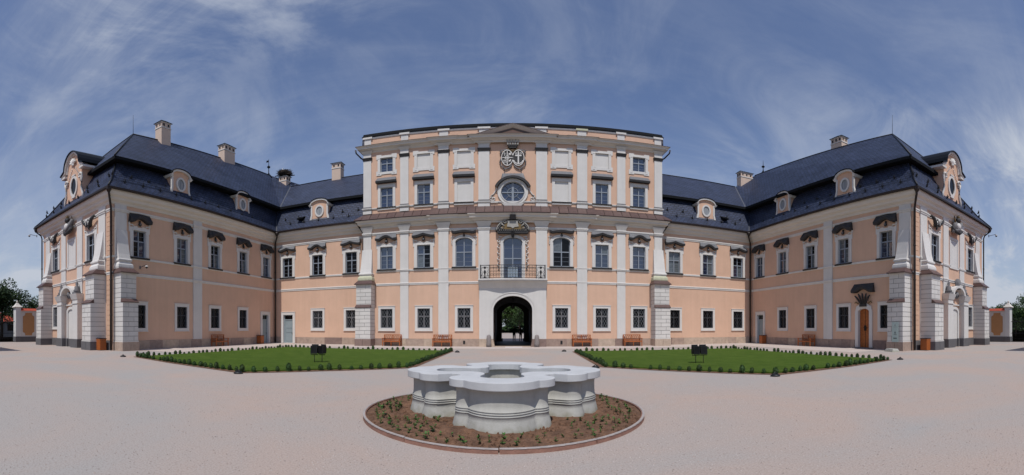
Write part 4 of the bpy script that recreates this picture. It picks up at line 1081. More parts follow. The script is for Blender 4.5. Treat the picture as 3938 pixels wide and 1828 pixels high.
# end portals with urns, blank panel and carving
for sg, fr in ((-1, FLE), (1, FRE)):
    f = at(fr, sg * 6.28); o = empty('side_portal', f[0], 0, palace)
    b = MB().use(WHITE)
    for s2 in (-1, 1):
        b.box(*sorted((s2 * 1.05, s2 * 1.95)), -.5, 0, .7, 3.9); b.hexa([(s2 * 1.5 - .5, -.55, 3.9), (s2 * 1.5 + .5, -.55, 3.9), (s2 * 1.5 + .5, 0, 3.9), (s2 * 1.5 - .5, 0, 3.9)], [(s2 * 1.5 - .62, -.7, 4.35), (s2 * 1.5 + .62, -.7, 4.35), (s2 * 1.5 + .62, 0, 4.35), (s2 * 1.5 - .62, 0, 4.35)])
        b.box(*sorted((s2 * .98, s2 * 2.02)), -.56, 0, 3.55, 3.62)
    b.band(arch_pts(1.0, 4.2, .75, 12), arch_pts(1.22, 4.2, .95, 12), -.6, 0); b.box(-1.05, 1.05, -.12, 0, 3.5, 3.6)
    # inner door surround, walled door leaf
    b.box(-.78, -.56, -.14, 0, .7, 2.95); b.box(.56, .78, -.14, 0, .7, 2.95); b.band(arch_pts(.56, 2.95, .22, 10), arch_pts(.8, 2.95, .45, 10), -.14, 0); b.box(-.56, .56, -.05, -.02, .0, 3.15)
    b.build('aedicule', o)
    b = MB().use(GPLINTH)
    for s2 in (-1, 1): b = MB().use(GPLINTH); b.box(*sorted((s2 * .802, s2 * 2.0)), -.56, 0, 0, .7); b.box(*sorted((s2 * .54, s2 * .8)), -.2, 0, 0, .7); b.build('plinth', o)
    for s2 in (-1, 1): b = MB().use(SGREY); b.box(s2 * 1.5 - .3, s2 * 1.5 + .3, -.6, -.02, 4.35, 4.5); b.lathe([(.26, 4.5), (.3, 4.62), (.2, 4.75), (.22, 4.9), (.1, 5.02), (.13, 5.18), (.05, 5.35), (.01, 5.5)], (s2 * 1.5, -.3, 0), 10); b.build('urn', o)
    b = MB().use(SGREY); b.ball((0, -.28, 4.35), .24, .2, .32); b.use(HOOD).ball((0, -.4, 4.3), .12, .1, .16)
    if sg > 0:
        for k in range(7): t = (k - 3) * .28; b.use(SGREY).tube([(.1 * sin(t), -.3, 5.0), (.75 * sin(t), -.42, 5.0 + .75 * cos(t))], [.06, .07], 6)
        b.use(HOOD).box(-.3, .3, -.5, 0, 4.85, 5.05)
    b.build('carving', o)
    b = MB().use(WHITE); b.band([(-.62, 6.75), (-.62, 9.1), (.62, 9.1), (.62, 6.75)], [(-.82, 6.6), (-.82, 9.3), (.82, 9.3), (.82, 6.6)], -.07, 0, True); b.box(-.62, .62, -.02, 0, 6.75, 9.1); b.build('blank_panel', o)
    b = MB().use(SGREY)   # trophy of arms above the panel
    b.ball((0, -.3, 10.25), .62, .28, .55); b.tube([(-.75, -.3, 9.75), (0, -.5, 10.0), (.8, -.35, 10.75)], .16, 8); b.use(WHITE).ball((-.05, -.52, 10.3), .34, .16, .3); b.use(HOOD)
    b.tube([(-.8, -.3, 10.2), (-.6, -.4, 9.8), (.1, -.5, 9.7), (.7, -.4, 10.0)], .15, 8); b.ball((.0, -.45, 10.85), .26, .22, .24)
    b.use(GILT).ball((.02, -.45, 11.15), .13); b.tube([(.35, -.35, 10.6), (.6, -.3, 11.15)], .05, 5); b.tube([(-.35, -.35, 10.6), (-.5, -.3, 11.2)], .06, 5); b.build('trophy', o)

# ------------------------------------------------------------------ roofs
def P3(*p): return Vector(p)
for sg in (-1, 1):
    def q(b, *pts):
        pts = [(sg * -p[0] if sg > 0 else p[0], p[1], p[2]) for p in pts]
        if sg > 0: pts = pts[::-1]
        b.quad(*pts)
    Z0, ZL, ZU = 11.84, 14.45, 14.92
    G = {'n': (-23.15, 14.3), 'i': (-23.15, 34.25), 'o': (-37.1, 14.3), 'b': (-37.1, 48.9), 'r': (-13.3, 34.25), 'rb': (-13.3, 48.9)}
    T = {'n': (-24.95, 16.1), 'i': (-24.35, 36.0), 'o': (-31.6, 16.1), 'b': (-31.6, 47.1), 'r': (-13.3, 36.0), 'rb': (-13.3, 47.1)}
    U = {'n': (-24.15, 15.45), 'i': (-23.45, 35.4), 'o': (-32.2, 15.6), 'b': (-32.2, 47.7), 'r': (-13.3, 35.4), 'rb': (-13.3, 47.7)}
    A1, A2, B1, B2 = (-30.1, 21.3, 21.15), (-28.6, 41.0, 21.75), (-25.8, 41.2, 19.6), (-13.3, 41.2, 19.6)
    def z(p, h): return (p[0], p[1], h)
    # flared lower slopes: two bands
    mid = lambda a, c, t: (a[0] + (c[0] - a[0]) * t, a[1] + (c[1] - a[1]) * t)
    b = MB().use(SLATE)
    for a, c in (('n', 'i'), ('o', 'n'), ('i', 'r'), ('b', 'o'), ('rb', 'b')):
        ga, gc, ta, tc_ = G[a], G[c], T[a], T[c]; ma, mc = mid(ga, ta, .36), mid(gc, tc_, .36); zm = Z0 + .75
        L = [z(ga, Z0), z(gc, Z0), z(mc, zm), z(ma, zm)]; L2 = [z(ma, zm), z(mc, zm), z(tc_, ZL + .3), z(ta, ZL + .3)]
        q(b, *L); q(b, *L2)
    q(b, z(U['n'], ZU), z(U['i'], ZU), B1, A2, A1)          # court slope of the wing
    q(b, z(U['o'], ZU), z(U['n'], ZU), A1)                  # hip over the end
    q(b, z(U['b'], ZU), z(U['o'], ZU), A1, A2)
    q(b, z(U['b'], ZU), A2, B1, B2, z(U['rb'], ZU))
    q(b, z(U['i'], ZU), z(U['r'], ZU), B2, B1)
    roof = b.build('roof', palace, uv=True)
    b = MB().use(SOFFIT)
    for a, c in (('n', 'i'), ('o', 'n'), ('i', 'r')):
        q(b, z(U[a], ZU - .26), z(U[c], ZU - .26), z(U[c], ZU), z(U[a], ZU)); q(b, z(T[a], ZU - .22), z(T[c], ZU - .22), z(U[c], ZU - .26), z(U[a], ZU - .26))
    b.build('fascia', roof)
    b = MB().use(SLATE)
    def tb(pts, r=.07): b.tube([(sg * -p[0] if sg > 0 else p[0], p[1], p[2] + .02) for p in pts], r, 6)
    tb([z(U['n'], ZU), A1]); tb([z(U['o'], ZU), A1]); tb([A1, A2]); tb([B1, B2]); tb([z(G['n'], Z0), z(mid(G['n'], T['n'], .36), Z0 + .75), z(T['n'], ZL + .3)]); tb([z(G['o'], Z0), z(mid(G['o'], T['o'], .36), Z0 + .75), z(T['o'], ZL + .3)])
    b.build('ridge_tiles', roof)
    b = MB().use(HOODTOP); 
    def vt(a, c, wd=.16):
        b.tube([(sg * -p[0] if sg > 0 else p[0], p[1], p[2] + .0) for p in (a, c)], wd * .5, 4)
    vt(z(G['i'], Z0), z(mid(G['i'], T['i'], .36), Z0 + .75)); vt(z(mid(G['i'], T['i'], .36), Z0 + .75), z(T['i'], ZL + .1)); vt(z(U['i'], ZU), B1); b.build('valley_flashing', roof)
    # snow guards: little forked hooks in two staggered rows
    b = MB().use(BLACK); b.tube([(0, .0, 0), (0, -.04, .2)], .022, 4); b.tube([(-.09, -.02, .1), (0, -.05, .02), (.09, -.02, .1)], .02, 4); b.tube([(0, .05, .02), (0, -.08, .12)], .022, 4); gm = b.mesh('snow_guard')
    def guard(x, y, zz, rot):
        o = link('snow_guard', gm, roof); o.location = (sg * -x if sg > 0 else x, y, zz); o.rotation_euler = (0, 0, rot if sg < 0 else -rot); o.scale = (1.8, 1.8, 1.8)
    for k in range(24):
        y = 15.2 + k * .82; t = .30 if k % 2 else .52; gx = G['n'][0] + (T['n'][0] - G['n'][0]) * t
        guard(gx, y, Z0 + (.75 * t / .36 if t < .36 else .75 + (ZL + .3 - Z0 - .75) * (t - .36) / .64), pi / 2)
    for k in range(11):
        x = -22.6 + k * .82; t = .30 if k % 2 else .52; guard(x, G['i'][1] + (T['i'][1] - G['i'][1]) * t, Z0 + (.75 * t / .36 if t < .36 else .75 + (ZL + .3 - Z0 - .75) * (t - .36) / .64), 0)
    for k in range(15):
        x = -36 + k * .82; t = .30 if k % 2 else .52; guard(x, G['n'][1] + (T['n'][1] - G['n'][1]) * t, Z0 + (.75 * t / .36 if t < .36 else .75 + (ZL + .3 - Z0 - .75) * (t - .36) / .64), 0)
    # roof hatch on the rear slope
    b = MB().use(SOFFIT); x = sg * 20.6; b.hexa([(x - .3, 34.6, 12.9), (x + .3, 34.6, 12.9), (x + .3, 35.3, 12.9), (x - .3, 35.3, 12.9)], [(x - .35, 34.55, 13.0), (x + .35, 34.55, 13.0), (x + .35, 35.5, 13.45), (x - .35, 35.5, 13.45)]); b.build('roof_hatch', roof)

# dormers: peach front with oval light, curved tin cap
def dormer_meshes():
    hw, h = .78, 1.95
    def prof(o=0, n=10):   # cap outline: flat wings, raised curve
        P = [(-hw - .10 - o, 1.32 + o * .3)]
        for k in range(n + 1):
            t = pi * k / n; P.append((-(hw + .02) * cos(t) * 1.0, 1.37 + .40 * sin(t)))
        P.append((hw + .10 + o, 1.32 + o * .3)); return P
    b = MB().use(PEACH); P = prof(); F = [(-hw, 0)] + [(x if abs(x) <= hw else (hw if x > 0 else -hw), zz) for x, zz in P] + [(hw, 0)]
    F = [(-hw - .12, 0), (-hw, .45)] + F[1:-1] + [(hw, .45), (hw + .12, 0)]; b.prism(F[::-1], 0, 2.4); body = b.mesh('dormer')
    b = MB().use(WHITE); O = circ(.29, 20, 0, .78, rz=.40); O2 = circ(.42, 20, 0, .78, rz=.55); b.band(O, O2, -.08, 0)
    b.band(prof(), [(x * 1.04, zz + .13) for x, zz in prof()], -.16, .6)
    for s2 in (-1, 1):
        L_ = [(s2 * (hw + .03), 1.34), (s2 * (hw + .03), .45), (s2 * (hw + .15), -.02)]; L2_ = [(s2 * (hw - .11), 1.34), (s2 * (hw - .11), .45), (s2 * (hw - .02), -.02)]
        b.band(L_, L2_, -.05, .1) if s2 < 0 else b.band(L2_, L_, -.05, .1)
    b.hexa([(-hw - .12, -.1, 1.22), (-hw + .02, -.1, 1.22), (-hw + .02, 2.2, 1.22), (-hw - .12, 2.2, 1.22)], [(-hw - .22, -.18, 1.38), (-hw + .02, -.18, 1.38), (-hw + .02, 2.2, 1.38), (-hw - .22, 2.2, 1.38)])
    b.hexa([(hw - .02, -.1, 1.22), (hw + .12, -.1, 1.22), (hw + .12, 2.2, 1.22), (hw - .02, 2.2, 1.22)], [(hw - .02, -.18, 1.38), (hw + .22, -.18, 1.38), (hw + .22, 2.2, 1.38), (hw - .02, 2.2, 1.38)])
    b.box(-hw - .1, hw + .1, -.05, 0, -.12, 0.04)
    trim = b.mesh('trim')
    b = MB().use(SOFFIT); b.band([(x * 1.04, zz + .13) for x, zz in prof()], [(x * 1.06, zz + .19) for x, zz in prof()], -.2, 2.6); cap = b.mesh('cap')
    b = MB().use(LAMPG); i = len(b.v); O = circ(.30, 20, 0, .78, rz=.41)[:-1]; b.v += [(x, -.01, zz) for x, zz in O]; b.face(range(i, i + 20)); b.use(FRAME); b.band(circ(.26, 20, 0, .78, rz=.37), circ(.30, 20, 0, .78, rz=.41), -.04, -.012); b.box(-.012, .012, -.03, -.012, .4, 1.16); gl = b.mesh('pane')
    return body, trim, cap, gl
DM = dormer_meshes()
def dormer(x, y, zz, rot, sc=1.0):
    o = link('dormer', DM[0], palace); o.location = (x, y, zz); o.rotation_euler = (0, 0, rot); o.scale = (sc,) * 3
    for n_, m in zip(('trim', 'cap', 'pane'), DM[1:]): link(n_, m, o)
for sg in (-1, 1):
    dormer(sg * 23.9, YN + 6.6, 12.78, -sg * pi / 2, 1.2); dormer(sg * 23.86, YN + 14.5, 12.82, -sg * pi / 2, 1.2)
    dormer(sg * 18.5, 35.0, 12.68, 0, 1.18)
    # big gable dormer over the end
    X0 = sg * (XW + 5.95)
    b = MB().use(PEACH); n = 12
    hw = 1.52
    def gp(o=0): return [(-hw - .45 - o, 15.35)] + [(-(hw - .2) * cos(pi * k / n), 15.65 + 1.5 * sin(pi * k / n) * (1.0) + o) for k in range(n + 1)] + [(hw + .45 + o, 15.35)]
    F = [(-hw - .25, 12.3), (-hw + .1, 13.4), (-hw + .1, 15.4)] + [(x, zz) for x, zz in gp()[1:-1]] + [(hw - .1, 15.4), (hw - .1, 13.4), (hw + .25, 12.3)]
    b.prism(F[::-1], 0, 5.5); gb = b.build('gable_dormer', palace, (Vector((X0, 15.05, 0)), 0))
    b = MB().use(WHITE); b.band(gp(), [(x * 1.05, zz + .16) for x, zz in gp()], -.28, .3)
    b.band([(x * .9, zz - .14) for x, zz in gp()[1:-1]], gp()[1:-1], -.10, 0)
    for s2 in (-1, 1):
        b.box(*sorted((s2 * (hw - .2), s2 * (hw + .5))), -.25, 4.6, 15.22, 15.42)
        pts = [(s2 * (hw + .15), -.08, 12.35), (s2 * (hw + .12), -.08, 12.9), (s2 * (hw - .12), -.08, 13.5), (s2 * (hw - .1), -.08, 14.2)] + [(s2 * (hw - .28 + .32 * (1 - k / 14) * cos(k * .55)), -.1, 14.6 + .32 * (1 - k / 14) * sin(k * .55)) for k in range(12)]
        b.tube(pts, .1, 6)
        for k in range(6): b.ball((s2 * (.35 + .12 * k), -.05, 15.7 - .16 * k), .07, .05, .07, 6, 4)
    for k in range(7): t = (k - 3) * .42; b.tube([(0, -.08, 16.15), (.48 * sin(t), -.14, 16.2 + .5 * cos(t))], [.06, .1], 6)
    b.ball((0, -.1, 16.1), .18, .1, .14)
    b.band(circ(.48, 20, 0, 14.0, rz=.78), circ(.66, 20, 0, 14.0, rz=1.0), -.1, 0); b.box(-.3, .3, -.12, 0, 14.98, 15.1); b.box(-.3, .3, -.12, 0, 12.9, 13.05); b.build('trim', gb)
    b = MB().use(GLASSD); O = circ(.49, 20, 0, 14.0, rz=.79)[:-1]; i = len(b.v); b.v += [(x, -.012, zz) for x, zz in O]; b.face(range(i, i + 20)); b.build('pane', gb)
    b = MB().use(SLATE); b.band([(x * 1.05, zz + .165) for x, zz in gp()], [(x * 1.08, zz + .26) for x, zz in gp()], -.38, 5.6); b.build('cap', gb)

# chimneys
def chimney(x, y, z0, z1, wx, wy, name='chimney'):
    b = MB().use(CHIM); b.box(-wx / 2, wx / 2, -wy / 2, wy / 2, z0, z1 - .75)
    b.use(WHITE).box(-wx / 2 - .05, wx / 2 + .05, -wy / 2 - .05, wy / 2 + .05, z1 - .85, z1 - .75)
    b.use(CHIM).box(-wx / 2 + .0, wx / 2 - .0, -wy / 2 + .0, wy / 2, z1 - .75, z1 - .12)
    b.use(WHITE).box(-wx / 2 - .06, wx / 2 + .06, -wy / 2 - .06, wy / 2 + .06, z1 - .2, z1 - .1)
    o = b.build(name, palace, (Vector((x, y, 0)), 0))
    so_ = MB().use(BLACK).box(-.09, .09, -.05, .006, -.15, .15).mesh('smoke_opening')
    for axis, L, D in ((0, wx, wy), (1, wy, wx)):
        n = max(1, int(L / .45))
        for k in range(n):
            c = -L / 2 + L * (k + .5) / n
            for s2 in (-1, 1):
                q9 = link('smoke_opening', so_, o); q9.location = (c, s2 * D / 2, z1 - .47) if axis == 0 else (s2 * D / 2, c, z1 - .47); q9.rotation_euler = (0, 0, (pi / 2 * axis) + (pi if s2 < 0 else 0))
    b = MB().use(SOFFIT); e = .16; b.hexa([(-wx / 2 - e, -wy / 2 - e, z1 - .1), (wx / 2 + e, -wy / 2 - e, z1 - .1), (wx / 2 + e, wy / 2 + e, z1 - .1), (-wx / 2 - e, wy / 2 + e, z1 - .1)], [(-wx / 2 + .1, -.05, z1 + .14), (wx / 2 - .1, -.05, z1 + .14), (wx / 2 - .1, .05, z1 + .14), (-wx / 2 + .1, .05, z1 + .14)]); b.build('cap', o)
    return o
chimney(-29.75, 24.6, 19.6, 23.45, .95, 1.15); chimney(-29.1, 33.2, 19.6, 23.3, .9, 1.75)
chimney(-19.4, 41.2, 18.6, 21.6, 1.1, .9)
nc = chimney(-26.75, 41.4, 18.4, 21.35, 1.05, 1.0)
chimney(30.4, 28.3, 19.6, 23.1, .9, 1.5); chimney(27.0, 40.9, 18.5, 21.75, 1.7, .9)
# finials and lightning rods
def finial(x, y, z0, h, flag=False):
    b = MB().use(SOFFIT); b.lathe([(.9, z0 - .5), (.45, z0 - .05), (.12, z0 + .35), (.05, z0 + .6), (.045, z0 + h * .45), (.2, z0 + h * .5), (.2, z0 + h * .56), (.04, z0 + h * .62), (.015, z0 + h)], (x, y, 0), 10)
    if flag: b.box(x - .35, x, y - .01, y + .01, z0 + h * .82, z0 + h * .93)
    b.build('finial', palace)
finial(-28.9, 41.0, 21.7, 2.6, True); finial(29.3, 40.2, 21.9, 2.0)
for sg in (-1, 1): b = MB().use(BLACK); b.tube([(sg * 30.1, 21.3, 21.1), (sg * 30.1, 21.3, 23.5)], .025, 5, r2=.012); b.build('lightning_rod', palace)

# stork nest
n_ = MB().use(NEST)
for k in range(220):
    a = rnd.uniform(0, 2 * pi); r = rnd.uniform(.45, .85); zz = 21.55 + rnd.uniform(-.05, .55)
    d = Vector((rnd.uniform(-1, 1), rnd.uniform(-1, 1), rnd.uniform(-.25, .25))).normalized() * .35
    c = Vector((-26.75 + r * cos(a), 41.4 + r * sin(a), zz)); n_.tube([c - d, c + d], .02, 3, False)
n_.lathe([(.5, 21.5), (.8, 21.6), (.85, 21.95), (.6, 22.05), (.2, 21.85)], (-26.75, 41.4, 0), 12)
n_.use(DWOOD).box(-27.9, -25.6, 40.9, 41.0, 21.42, 21.5); n_.box(-27.9, -25.6, 41.8, 41.9, 21.42, 21.5)
tag(n_.build('bird_nest'), 'large round stork nest of dark twigs on a platform over a chimney', 'nest')
b = MB().use(FEATH); b.ball((0, 0, .32), .34, .15, .16, 12, 8); b.tube([(.25, 0, .36), (.36, 0, .52), (.38, 0, .72)], [.09, .055, .045], 8); b.ball((.40, 0, .76), .07, .05, .055, 8, 6)
stk = b.build('stork', None, (Vector((-26.85, 41.4, 21.9)), 2.6)); tag(stk, 'white stork with dark wing tips standing in the roof nest', 'bird')
b = MB().use(BLACK); b.ball((-.24, 0, .30), .22, .155, .11, 10, 6); b.build('wing_feathers', stk)
b = MB().use(mat('orange_beak', (.5, .09, .02), .6)); b.tube([(.45, 0, .75), (.66, 0, .70)], .022, 6, r2=.006); b.build('beak', stk)
for s2 in (-.05, .05): b = MB().use(MATS['orange_beak']); b.tube([(0, s2, .2), (0.02, s2, 0)], .014, 5); b.build('leg', stk)

# ------------------------------------------------------------------ fountain and planting bed
FX, FY = -.17, 7.42
ANG = [-2 * pi * k / 320 for k in range(320)]
def outline(off):
    """union of four broad lobes with small rounded ears and a round core, sampled by direction"""
    shp = [(0, 0, .93 + off, .93 + off)]
    for q_ in range(4):
        a = q_ * pi / 2; ca, sa = cos(a), sin(a)
        for x, y, rx, ry in ((0, 1.10, .545, .59), (.53, 1.17, .18, .18), (-.53, 1.17, .18, .18), (.40, .86, .16, .16), (-.40, .86, .16, .16)):
            ex, ey = (rx + off, ry + off) if q_ % 2 == 0 else (ry + off, rx + off); shp.append((x * ca - y * sa, x * sa + y * ca, ex, ey))
    out_ = []
    for a in ANG:
        dx, dy = cos(a), sin(a); best = 0
        for cx, cy, ex, ey in shp:
            A = (dx / ex) ** 2 + (dy / ey) ** 2; B = -2 * (dx * cx / ex ** 2 + dy * cy / ey ** 2); C_ = (cx / ex) ** 2 + (cy / ey) ** 2 - 1; D = B * B - 4 * A * C_
            if D > 0: best = max(best, (-B + sqrt(D)) / (2 * A))
        out_.append((best * dx, best * dy))
    return out_
def inner_outline():
    o8 = [(0, 1.25), (.1, 1.245), (.2, 1.22), (.29, 1.16), (.34, 1.08), (.36, 1.0), (.355, .92), (.33, .8), (.31, .7), (.31, .6), (.325, .52), (.36, .46), (.41, .41)]
    full = o8 + [(y, x) for x, y in reversed(o8[:-1])]
    ring = []
    for q_ in range(4):
        a = -q_ * pi / 2
        for p in full[:-1]: ring.append((p[0] * cos(a) - p[1] * sin(a), p[0] * sin(a) + p[1] * cos(a)))
    return ring
ft = empty('fountain', (FX, FY, 0)); tag(ft, 'white concrete quatrefoil fountain basin with flat coping standing in the planted bed', 'fountain')
prof = [(.085, 0), (.065, .10), (.04, .2), (.026, .27), (.037, .276), (.037, .288), (.024, .294), (.024, .306), (.035, .312), (.035, .325), (.022, .331), (.022, .343), (.032, .348), (.032, .358), (.020, .366), (.014, .45), (.012, .55), (.014, .62), (.025, .655), (.038, .69)]
rings = [[(x, y, z_) for x, y in outline(o_)] for o_, z_ in prof]
b = MB().use(CONC); n = len(rings[0]); b.smooth = True
for r_ in rings: b.v += r_
for k in range(len(rings) - 1):
    for q_ in range(n): j = (q_ + 1) % n; b.face([k * n + q_, k * n + j, (k + 1) * n + j, (k + 1) * n + q_][::-1])
b.build('basin', ft)
OUT = outline(.125); INN = inner_outline()
def bridge(b, A, B, z_, flip=False):
    """flat ring between two closed outlines with different vertex counts, zipped by angle"""
    aa = sorted(range(len(A)), key=lambda k: atan2(A[k][1], A[k][0])); A = [A[k] for k in aa]
    bb = sorted(range(len(B)), key=lambda k: atan2(B[k][1], B[k][0])); B = [B[k] for k in bb]
    i0 = len(b.v); b.v += [(x, y, z_) for x, y in A]; j0 = len(b.v); b.v += [(x, y, z_) for x, y in B]
    na, nb = len(A), len(B); i = j = 0
    an = lambda P, k: atan2(P[k % len(P)][1], P[k % len(P)][0]) + 2 * pi * (k // len(P))
    while i < na or j < nb:
        if j >= nb or (i < na and an(A, i + 1) <= an(B, j + 1)): t = [i0 + i % na, i0 + (i + 1) % na, j0 + j % nb]; i += 1
        else: t = [i0 + i % na, j0 + (j + 1) % nb, j0 + j % nb]; j += 1
        b.face(t if not flip else t[::-1])
import bmesh
def slab_mesh(name, outer, inner, z0, z1, m, bevel=.018):
    bm = bmesh.new()
    def loop(P): vs = [bm.verts.new((x, y, z1)) for x, y in P]; return [bm.edges.new((vs[k], vs[(k + 1) % len(vs)])) for k in range(len(vs))]
    e = loop(outer) + loop(inner); bmesh.ops.triangle_fill(bm, edges=e, use_beauty=True)
    bm.normal_update()
    for f_ in bm.faces:
        if f_.normal.z < 0: f_.normal_flip()
    r_ = bmesh.ops.extrude_face_region(bm, geom=list(bm.faces)); vs = [g_ for g_ in r_['geom'] if isinstance(g_, bmesh.types.BMVert)]
    bmesh.ops.translate(bm, vec=(0, 0, z0 - z1), verts=vs)
    bmesh.ops.recalc_face_normals(bm, faces=bm.faces)
    me = bpy.data.meshes.new(name); bm.to_mesh(me); bm.free(); me.materials.append(m); return me
def polar_inner(P):
    T_ = sorted([(atan2(y, x), sqrt(x * x + y * y)) for x, y in INN]); T_ = [(T_[-1][0] - 2 * pi, T_[-1][1])] + T_ + [(T_[0][0] + 2 * pi, T_[0][1])]; R_ = []
    for x, y in P:
        a = atan2(y, x)
        for (a0, r0), (a1, r1) in zip(T_, T_[1:]):
            if a0 <= a <= a1: r_ = r0 + (r1 - r0) * (a - a0) / max(1e-6, a1 - a0); R_.append((r_ * cos(a), r_ * sin(a))); break
    return R_
IN1 = polar_inner(OUT); b = MB().use(CONC2); n = len(OUT); z0, z1 = .685, .815
b.v += [(x, y, z1) for x, y in OUT] + [(x, y, z1) for x, y in IN1] + [(x, y, z0) for x, y in OUT] + [(x, y, z0) for x, y in IN1]
for k in range(n):
    j = (k + 1) % n
    b.face([j, k, n + k, n + j]); b.face([k, j, 2 * n + j, 2 * n + k]); b.face([n + j, n + k, 3 * n + k, 3 * n + j]); b.face([2 * n + k, 2 * n + j, 3 * n + j, 3 * n + k])
cop = b.build('coping', ft)
bv = cop.modifiers.new('bevel', 'BEVEL'); bv.width = .012; bv.segments = 2; bv.limit_method = 'ANGLE'
b = MB().use(CONC); IN2 = [(x * 1.06, y * 1.06) for x, y in INN]; n = len(IN2); b.v += [(x, y, .7) for x, y in IN2] + [(x, y, .12) for x, y in IN2]
for k in range(n): j = (k + 1) % n; b.face([k, j, n + j, n + k])
b.face([n + k for k in range(n)]); b.build('inner_wall', ft)
# bed
RB = 2.52
bedc = (FX + .0, FY)
b = MB().use(SOIL); i = len(b.v); rr = [0.01] + [RB * k / 26 for k in range(1, 27)]
for r_ in rr:
    for q_ in range(96):
        a = 2 * pi * q_ / 96; b.v.append((bedc[0] + r_ * cos(a), bedc[1] + r_ * sin(a), .05 + rnd.uniform(-.018, .022) + .03 * sin(a * 5 + r_ * 3) * .4 if r_ < RB - .05 else .035))
for k in range(len(rr) - 1):
    for q_ in range(96): j = (q_ + 1) % 96; b.face([k * 96 + q_, k * 96 + j, (k + 1) * 96 + j, (k + 1) * 96 + q_])
tag(b.build('soil_bed'), kind='structure')
b = MB().use(SOIL)
for k in range(1800):
    r_ = RB * sqrt(rnd.random()) * .985; a = rnd.uniform(0, 2 * pi); x, y = bedc[0] + r_ * cos(a), bedc[1] + r_ * sin(a); s_ = rnd.uniform(.008, .028)
    b.hexa([(x - s_, y - s_, .04), (x + s_, y - s_ * .7, .04), (x + s_ * .6, y + s_, .04), (x - s_ * .8, y + s_ * .7, .04)], [(x - s_ * .5, y - s_ * .4, .05 + s_ * 1.2), (x + s_ * .6, y - s_ * .3, .05 + s_ * 1.1), (x + s_ * .3, y + s_ * .6, .05 + s_ * 1.3), (x - s_ * .4, y + s_ * .3, .05 + s_)])
tag(b.build('soil_clods'), 'loose clods of brown earth over the round bed', 'soil', kind='stuff')
ring = empty('bed_edging', (bedc[0], bedc[1], 0)); tag(ring, 'low red circular edging with a pale rim around the fountain bed', 'edging')
NK = 12
for k in range(NK):
    b = MB().use(KERB); a0, a1 = 2 * pi * k / NK + .003, 2 * pi * (k + 1) / NK - .003; dz = rnd.uniform(-.008, .008)
    for q_ in range(8):
        t0, t1 = a0 + (a1 - a0) * q_ / 8, a0 + (a1 - a0) * (q_ + 1) / 8
        def rg(r_, t, z_): return (r_ * cos(t), r_ * sin(t), z_)
        b.use(KERB).hexa([rg(RB + .055, t0, -.0), rg(RB + .055, t1, 0), rg(RB, t1, 0), rg(RB, t0, 0)], [rg(RB + .05, t0, .068 + dz), rg(RB + .05, t1, .068 + dz), rg(RB, t1, .068 + dz), rg(RB, t0, .068 + dz)])
        b.use(KERBT).hexa([rg(RB + .056, t0, .068 + dz), rg(RB + .06, t1, .068 + dz), rg(RB + .015, t1, .068 + dz), rg(RB + .015, t0, .068 + dz)], [rg(RB + .055, t0, .080 + dz), rg(RB + .055, t1, .080 + dz), rg(RB + .018, t1, .080 + dz), rg(RB + .018, t0, .080 + dz)])
    b.build('edging_segment', ring)
# seedlings
PM = []
for v_ in range(5):
    b = MB().use(PLANT)
    for k in range(9 + v_ * 2):
        a = rnd.uniform(0, 2 * pi); l_ = rnd.uniform(.04, .08); zz = rnd.uniform(0, .09); up = rnd.uniform(.2, 1.0)
        d = Vector((cos(a), sin(a), up)).normalized(); sd_ = Vector((-sin(a), cos(a), 0)) * l_ * .28; c = Vector((0, 0, zz)); b.quad(c, c + d * l_ * .5 + sd_, c + d * l_, c + d * l_ * .5 - sd_)
    b.tube([(0, 0, -.02), (0, 0, .1)], .006, 4)
    PM.append(b.mesh('seedling'))
cnt = 0; tries = 0; pp = []
while cnt < 190 and tries < 6000:
    tries += 1
    r_ = RB * sqrt(rnd.random()) * .95; a = rnd.uniform(0, 2 * pi); x, y = r_ * cos(a), r_ * sin(a)
    ox, oy = abs(x), abs(y); m_, n2_ = max(ox, oy), min(ox, oy)
    if (m_ < 1.95 and n2_ < .98): continue
    if any(math.dist((x, y), p) < .15 for p in pp): continue
    pp.append((x, y)); o = link('seedling', PM[cnt % 5]); o.location = (bedc[0] + x, bedc[1] + y, .05); s_ = rnd.uniform(.5, 1.0); o.scale = (s_, s_, s_); o.rotation_euler = (0, 0, rnd.uniform(0, 6.28))
    tag(o, 'small green seedling in the brown earth around the fountain', 'plant', 'seedlings in the round fountain bed'); cnt += 1

# ------------------------------------------------------------------ box bushes round the lawns
BM = []
for v_ in range(4):
    b = MB().use(BUSH); r_ = random.Random(40 + v_)
    b.ball((0, 0, .15), .105, .105, .15, 9, 6)
    for i_ in range(len(b.v)):
        x, y, z_ = b.v[i_]; f_ = 1 + r_.uniform(-.12, .12); b.v[i_] = (x * f_, y * f_, z_ * (1 + r_.uniform(-.06, .06)))
    for k in range(150):
        a = r_.uniform(0, 2 * pi); t = math.acos(r_.uniform(-.9, 1)); nrm = Vector((sin(t) * cos(a), sin(t) * sin(a), cos(t))); c = Vector((nrm.x * .115, nrm.y * .115, .15 + nrm.z * .16)) * 1.0
        u = Vector((r_.uniform(-1, 1), r_.uniform(-1, 1), r_.uniform(-1, 1))).cross(nrm).normalized() * .024; v2 = (nrm + Vector((r_.uniform(-1, 1), r_.uniform(-1, 1), r_.uniform(-1, 1))) * .6).normalized() * .035
        b.quad(c - u, c + u, c + u * .4 + v2, c - u * .4 + v2)
    BM.append(b.mesh('box_bush'))
